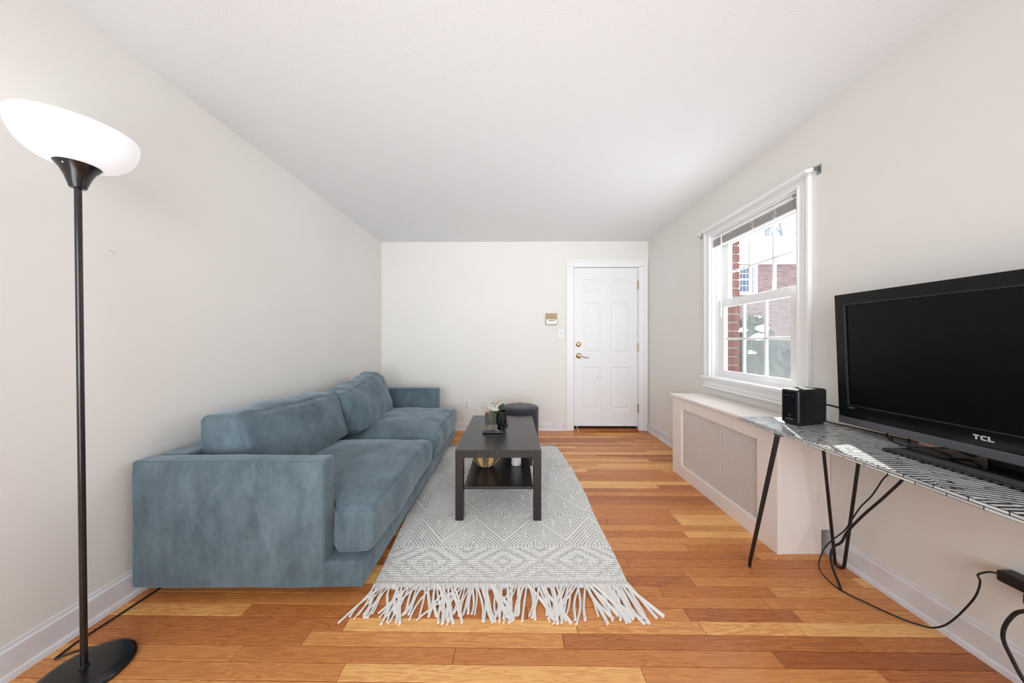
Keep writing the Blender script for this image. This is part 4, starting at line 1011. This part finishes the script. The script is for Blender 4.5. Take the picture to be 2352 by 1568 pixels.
def text_obj(name, s, size, m, parent, mtx, sx_=1.0):
    cu = bpy.data.curves.new(name, 'FONT'); cu.body = s; cu.size = size; cu.extrude = 0.0002
    to = bpy.data.objects.new(name+'_tmp', cu); COL.objects.link(to); bpy.context.view_layer.update()
    me = bpy.data.meshes.new_from_object(to.evaluated_get(bpy.context.evaluated_depsgraph_get()))
    bpy.data.objects.remove(to); bpy.data.curves.remove(cu)
    me.transform(mtx @ Matrix.Diagonal((sx_, 1, 1, 1)))
    return link_mesh(name, me, m, parent)
# matrix for text facing -x: text x -> -y, text y -> z
Mx = Matrix(((0, 0, -1, 0), (-1, 0, 0, 0), (0, 1, 0, 0), (0, 0, 0, 1)))
text_obj('small_lettering', 'HDMI', 0.0095, M['grey_text'], tv, Matrix.Translation((1.5905, 1.421, 0.8415)) @ Mx, 1.1)

# ------------------------------------------------------------------ router
ro = thing('router', 'upright black modem router standing at the far end of the desk', 'router', (1.53, 1.56, DZ))
rx = Vector((0.972, 0.235, 0)).normalized(); ry = Vector((-rx.y, rx.x, 0))
RC = Vector((1.429, 1.496, DZ))+rx*0.098+ry*0.041
def RT(v): return RC+rx*v[0]+ry*v[1]+Vector((0, 0, v[2]))
bobj('case', M['router'], ro, (-0.098, 0.098, -0.041, 0.041, 0.008, 0.182), bev=0.011, post=RT, seg=4)
bobj('foot', M['router'], ro, (-0.085, 0.085, -0.034, 0.034, 0.0005, 0.010), bev=0.003, post=RT)
bobj('side_panel', M['router'], ro, (-0.045, 0.075, -0.0425, -0.040, 0.040, 0.150), bev=0.001, post=RT)
bobj('panel_rim', M['router'], ro, (-0.049, -0.045, -0.044, -0.040, 0.036, 0.154), (0.075, 0.079, -0.044, -0.040, 0.036, 0.154), (-0.049, 0.079, -0.044, -0.040, 0.036, 0.040), (-0.049, 0.079, -0.044, -0.040, 0.150, 0.154), bev=0.001, post=RT)
bobj('front_panel', M['router_gloss'], ro, (-0.1000, -0.0965, -0.030, 0.030, 0.020, 0.170), bev=0.001, post=RT)
bm = BM()
for i in range(14): box(bm, -0.085, 0.085, -0.036+i*0.0052, -0.0335+i*0.0052, 0.1815, 0.1832)
o = obj('vent_ribs', bm, M['router'], ro, post=RT); o['kind'] = 'stuff'
bm = BM()
for i in range(4): box(bm, -0.1005, -0.0998, -0.018+i*0.011, -0.014+i*0.011, 0.150, 0.1525)
obj('indicator_marks', bm, M['grey_text'], ro, post=RT)
bm = BM(); lathe(bm, [(0.0065, 0.0), (0.0065, 0.0004), (0.0055, 0.0004), (0.0055, 0)], (-0.1000, 0.0, 0.050), 20, axis='x', capb=False); box(bm, -0.1007, -0.0999, -0.018, 0.018, 0.030, 0.0335)
obj('badge', bm, M['grey_text'], ro, post=RT)

# ------------------------------------------------------------------ cables
def cable(name, label, pts, r): return tag(tobj(name, M['cable'], None, pts, r, 8), label, 'cable')
cable('data_cable', 'black cable from the back of the router towards the television', [(1.615, 1.560, 0.830), (1.64, 1.53, 0.825), (1.665, 1.48, 0.812), (1.68, 1.40, 0.80), (1.68, 1.30, 0.79)], 0.0045)
cable('data_cable', 'thinner black cable lying on the desk between router and television', [(1.620, 1.575, 0.745), (1.65, 1.55, 0.7345), (1.67, 1.49, 0.7345), (1.68, 1.38, 0.7345), (1.69, 1.25, 0.7345)], 0.003)
cable('tv_cable', 'black cable sagging below the left part of the television', [(1.628, 1.305, 0.757), (1.605, 1.28, 0.742), (1.590, 1.23, 0.7340), (1.60, 1.19, 0.737), (1.63, 1.15, 0.748), (1.64, 1.12, 0.757)], 0.003)
cable('braided_cable', 'braided black cable drooping beside the television stand neck', [(1.642, 1.14, 0.775), (1.63, 1.10, 0.760), (1.625, 1.07, 0.752), (1.63, 1.055, 0.755), (1.645, 1.05, 0.775)], 0.005)
cable('power_cable', 'thick black power cable hooked over the rear hairpin leg', [(1.66, 1.262, 0.80), (1.668, 1.262, 0.730), (1.66, 1.265, 0.60), (1.637, 1.31, 0.49), (1.62, 1.385, 0.355), (1.605, 1.435, 0.25), (1.60, 1.455, 0.19), (1.600, 1.470, 0.165), (1.590, 1.482, 0.145), (1.575, 1.485, 0.10), (1.565, 1.465, 0.05), (1.545, 1.42, 0.012), (1.525, 1.395, 0.006)], 0.0052)
cable('thin_cable', 'thin black cable hanging from the desk and trailing to the power strip', [(1.650, 1.305, 0.74), (1.652, 1.31, 0.66), (1.648, 1.312, 0.585), (1.642, 1.33, 0.545), (1.635, 1.365, 0.455), (1.625, 1.40, 0.385), (1.615, 1.425, 0.315), (1.610, 1.455, 0.24), (1.580, 1.495, 0.155), (1.550, 1.505, 0.09), (1.515, 1.48, 0.035), (1.520, 1.42, 0.0045), (1.530, 1.37, 0.0045), (1.560, 1.325, 0.0045), (1.590, 1.28, 0.0045), (1.630, 1.235, 0.0045), (1.665, 1.215, 0.0048), (1.682, 1.20, 0.012), (1.685, 1.17, 0.05), (1.688, 1.145, 0.10), (1.69, 1.12, 0.16), (1.692, 1.10, 0.215), (1.685, 1.085, 0.26), (1.675, 1.075, 0.30), (1.66, 1.07, 0.325), (1.67, 1.050, 0.350), (1.678, 1.034, 0.354)], 0.0028)
t = thing('power_strip', 'black power strip on the right wall below the desk', 'power strip', (1.69, 0.93, 0.33))
bobj('housing', M['router'], t, (1.665, 1.7205, 0.80, 1.035, 0.335, 0.372), bev=0.006, seg=3)
bobj('plug', M['cable'], t, (1.655, 1.69, 0.945, 0.975, 0.305, 0.338), bev=0.004)
cable('plug_cable', 'black cable with angled plug dropping from the power strip to floor', [(1.672, 0.960, 0.31), (1.670, 0.972, 0.285), (1.668, 0.995, 0.255), (1.662, 1.012, 0.20), (1.660, 1.015, 0.15), (1.664, 1.00, 0.10), (1.665, 0.975, 0.05), (1.660, 0.93, 0.01), (1.64, 0.85, 0.006), (1.60, 0.75, 0.006)], 0.0052)

# ------------------------------------------------------------------ outside
yard = struct(bobj('ground', M['snow'], None, (2.1, 60, -5, 70, -0.9, -0.7)))
hs = thing('brick_house', 'neighbouring brick house with snow on its roof beyond the window', 'house', (13, 12.6, -0.7))
HD = 12.0
bobj('wall', M['far_brick'], hs, (5.5, 26, HD, HD+6, -0.75, 4.30))
M['eave'] = mat('white_fascia', (236, 238, 244), 0.6)
bobj('fascia', M['eave'], hs, (5.2, 26.3, HD-0.12, HD, 4.24, 4.62))
bobj('gutter', mat('grey_gutter', (186, 196, 210), 0.5), hs, (5.2, 26.3, HD-0.30, HD-0.12, 4.56, 4.66), bev=0.02)
bm = BM()
A = [bm.verts.new(p) for p in ((5.1, HD-0.3, 4.66), (26.4, HD-0.3, 4.66), (26.4, HD+3, 6.42), (5.1, HD+3, 6.42))]; B = [bm.verts.new(p) for p in ((5.1, HD+6.3, 4.66), (26.4, HD+6.3, 4.66))]
bm.faces.new(A); bm.faces.new((A[3], A[2], B[1], B[0])); bm.faces.new((A[0], A[3], B[0])); bm.faces.new((A[1], B[1], A[2])); bm.faces.new((A[0], B[0], B[1], A[1]))
obj('roof', bm, M['snow'], hs)
def house_window(x0, x1, z0, z1):
    f = bobj('window', M['eave'], hs, (x0-0.10, x1+0.10, HD-0.05, HD, z0-0.12, z0), (x0-0.10, x1+0.10, HD-0.05, HD, z1, z1+0.08), (x0-0.1, x0, HD-0.05, HD, z0, z1), (x1, x1+0.1, HD-0.05, HD, z0, z1), (x0, x1, HD-0.04, HD, (z0+z1)/2-0.03, (z0+z1)/2+0.03))
    n = 3
    for i in range(n):
        for j in range(4):
            a = x0+(x1-x0)*i/n; b = x0+(x1-x0)*(i+1)/n; c = z0+(z1-z0)*j/4; d = z0+(z1-z0)*(j+1)/4
            bobj('pane', M['house_window'], f, (a+0.012, b-0.012, HD-0.02, HD-0.005, c+0.012, d-0.012))
    bobj('muntin', M['eave'], f, (x0, x1, HD-0.005, HD+0.0, z0, z1))
def px(x, d): return (x-1176)*d/690
def pz(y, d): return CAMH-(y-784)*d/690
house_window(px(1697, HD), px(1721, HD), pz(670, HD), pz(614, HD))
house_window(px(1727, HD), px(1732, HD), pz(670, HD), pz(614, HD))
house_window(14.5, 15.5, 2.0, 3.6); house_window(8.9, 9.8, -0.2, 1.0) 
# bare trees
def tree(base, h, seed, lab):
    rt = random.Random(seed); t = thing('bare_tree', lab, 'tree', base)
    bm = BM(); bt = BM()
    def br(b, p, d, ln, r, lv):
        pts = [p]; q = p.copy(); dd = d.copy(); n = 5
        for i in range(n):
            dd = (dd+Vector((rt.uniform(-1, 1), rt.uniform(-1, 1), rt.uniform(-0.4, 0.9)))*0.13).normalized(); q = q+dd*ln/n; pts.append(q.copy())
        tube(b, pts, [r*(1-0.5*i/n) for i in range(n+1)], 6)
        if lv < 4:
            for k in range(3 if lv < 2 else 3):
                s = pts[rt.randint(2, n)]; nd = (dd+Vector((rt.uniform(-1, 1), rt.uniform(-1, 1), rt.uniform(0, 0.8)))*0.75).normalized()
                br(bm, s, nd, ln*0.68, r*0.5, lv+1)
    br(bt, Vector(base), Vector((0, 0, 1)), h*0.5, h*0.013, 0)
    obj('trunk', bt, M['bark'], t, True); obj('branches', bm, M['bark'], t, True)
tree((19.0, 20.0, -0.8), 15, 3, 'tall bare tree behind the snowy roof, nearest the right window jamb')
tree((12.8, 21.5, -0.8), 12.5, 8, 'slender bare tree behind the snowy roof, left of the taller one')
tree((27, 29.0, -0.8), 18, 12, 'far bare tree with fine branches at the right edge of the panes')
# snowy evergreen shrubs
def shrub(name, c, rx_, rz_, seed, lab, snow=True):
    rs = random.Random(seed); t = thing(name, lab, 'shrub', (c[0], c[1], -0.7))
    bm = BM(); bmesh.ops.create_icosphere(bm, subdivisions=5, radius=1.0)
    for v in bm.verts:
        n = v.co.normalized(); k = 1+0.20*noise.noise(n*3.1+Vector((seed, 0, 0)))+0.14*noise.noise(n*9+Vector((seed, 0, 0)))+0.08*noise.noise(n*22)
        v.co = Vector((c[0]+n.x*k*rx_, c[1]+n.y*k*rx_, c[2]+n.z*k*rz_))
    obj('foliage', bm, M['evergreen'], t, True)
    for i in range(6 if snow else 0):
        a = rs.uniform(0, 2*PI); e = rs.uniform(0.2, 1.3); n = Vector((math.cos(a)*math.cos(e), math.sin(a)*math.cos(e), math.sin(e)))
        if i < 3: n = Vector((-0.45+0.25*i, -0.75, 0.35+0.28*i)).normalized()
        p = Vector((c[0]+n.x*rx_*1.02, c[1]+n.y*rx_*1.02, c[2]+n.z*rz_*1.02)); s = rs.uniform(0.05, 0.10)
        bm = BM(); bmesh.ops.create_icosphere(bm, subdivisions=3, radius=1.0)
        for v in bm.verts:
            m_ = v.co.copy(); k = 1+0.3*noise.noise(m_*2+Vector((i*3.3, seed, 0))); v.co = p+Vector((m_.x*s*1.2*k, m_.y*s*k, m_.z*s*0.7*k))
        obj('snow_clump', bm, M['snow'], t, True)
shrub('evergreen_shrub', (4.05, 5.15, 0.62), 0.42, 0.95, 2, 'dark evergreen shrub with snow clumps outside, nearest the far window jamb')
shrub('evergreen_shrub', (5.9, 6.4, 0.35), 0.75, 0.75, 6, 'low snow-covered evergreen bush outside the lower right panes')
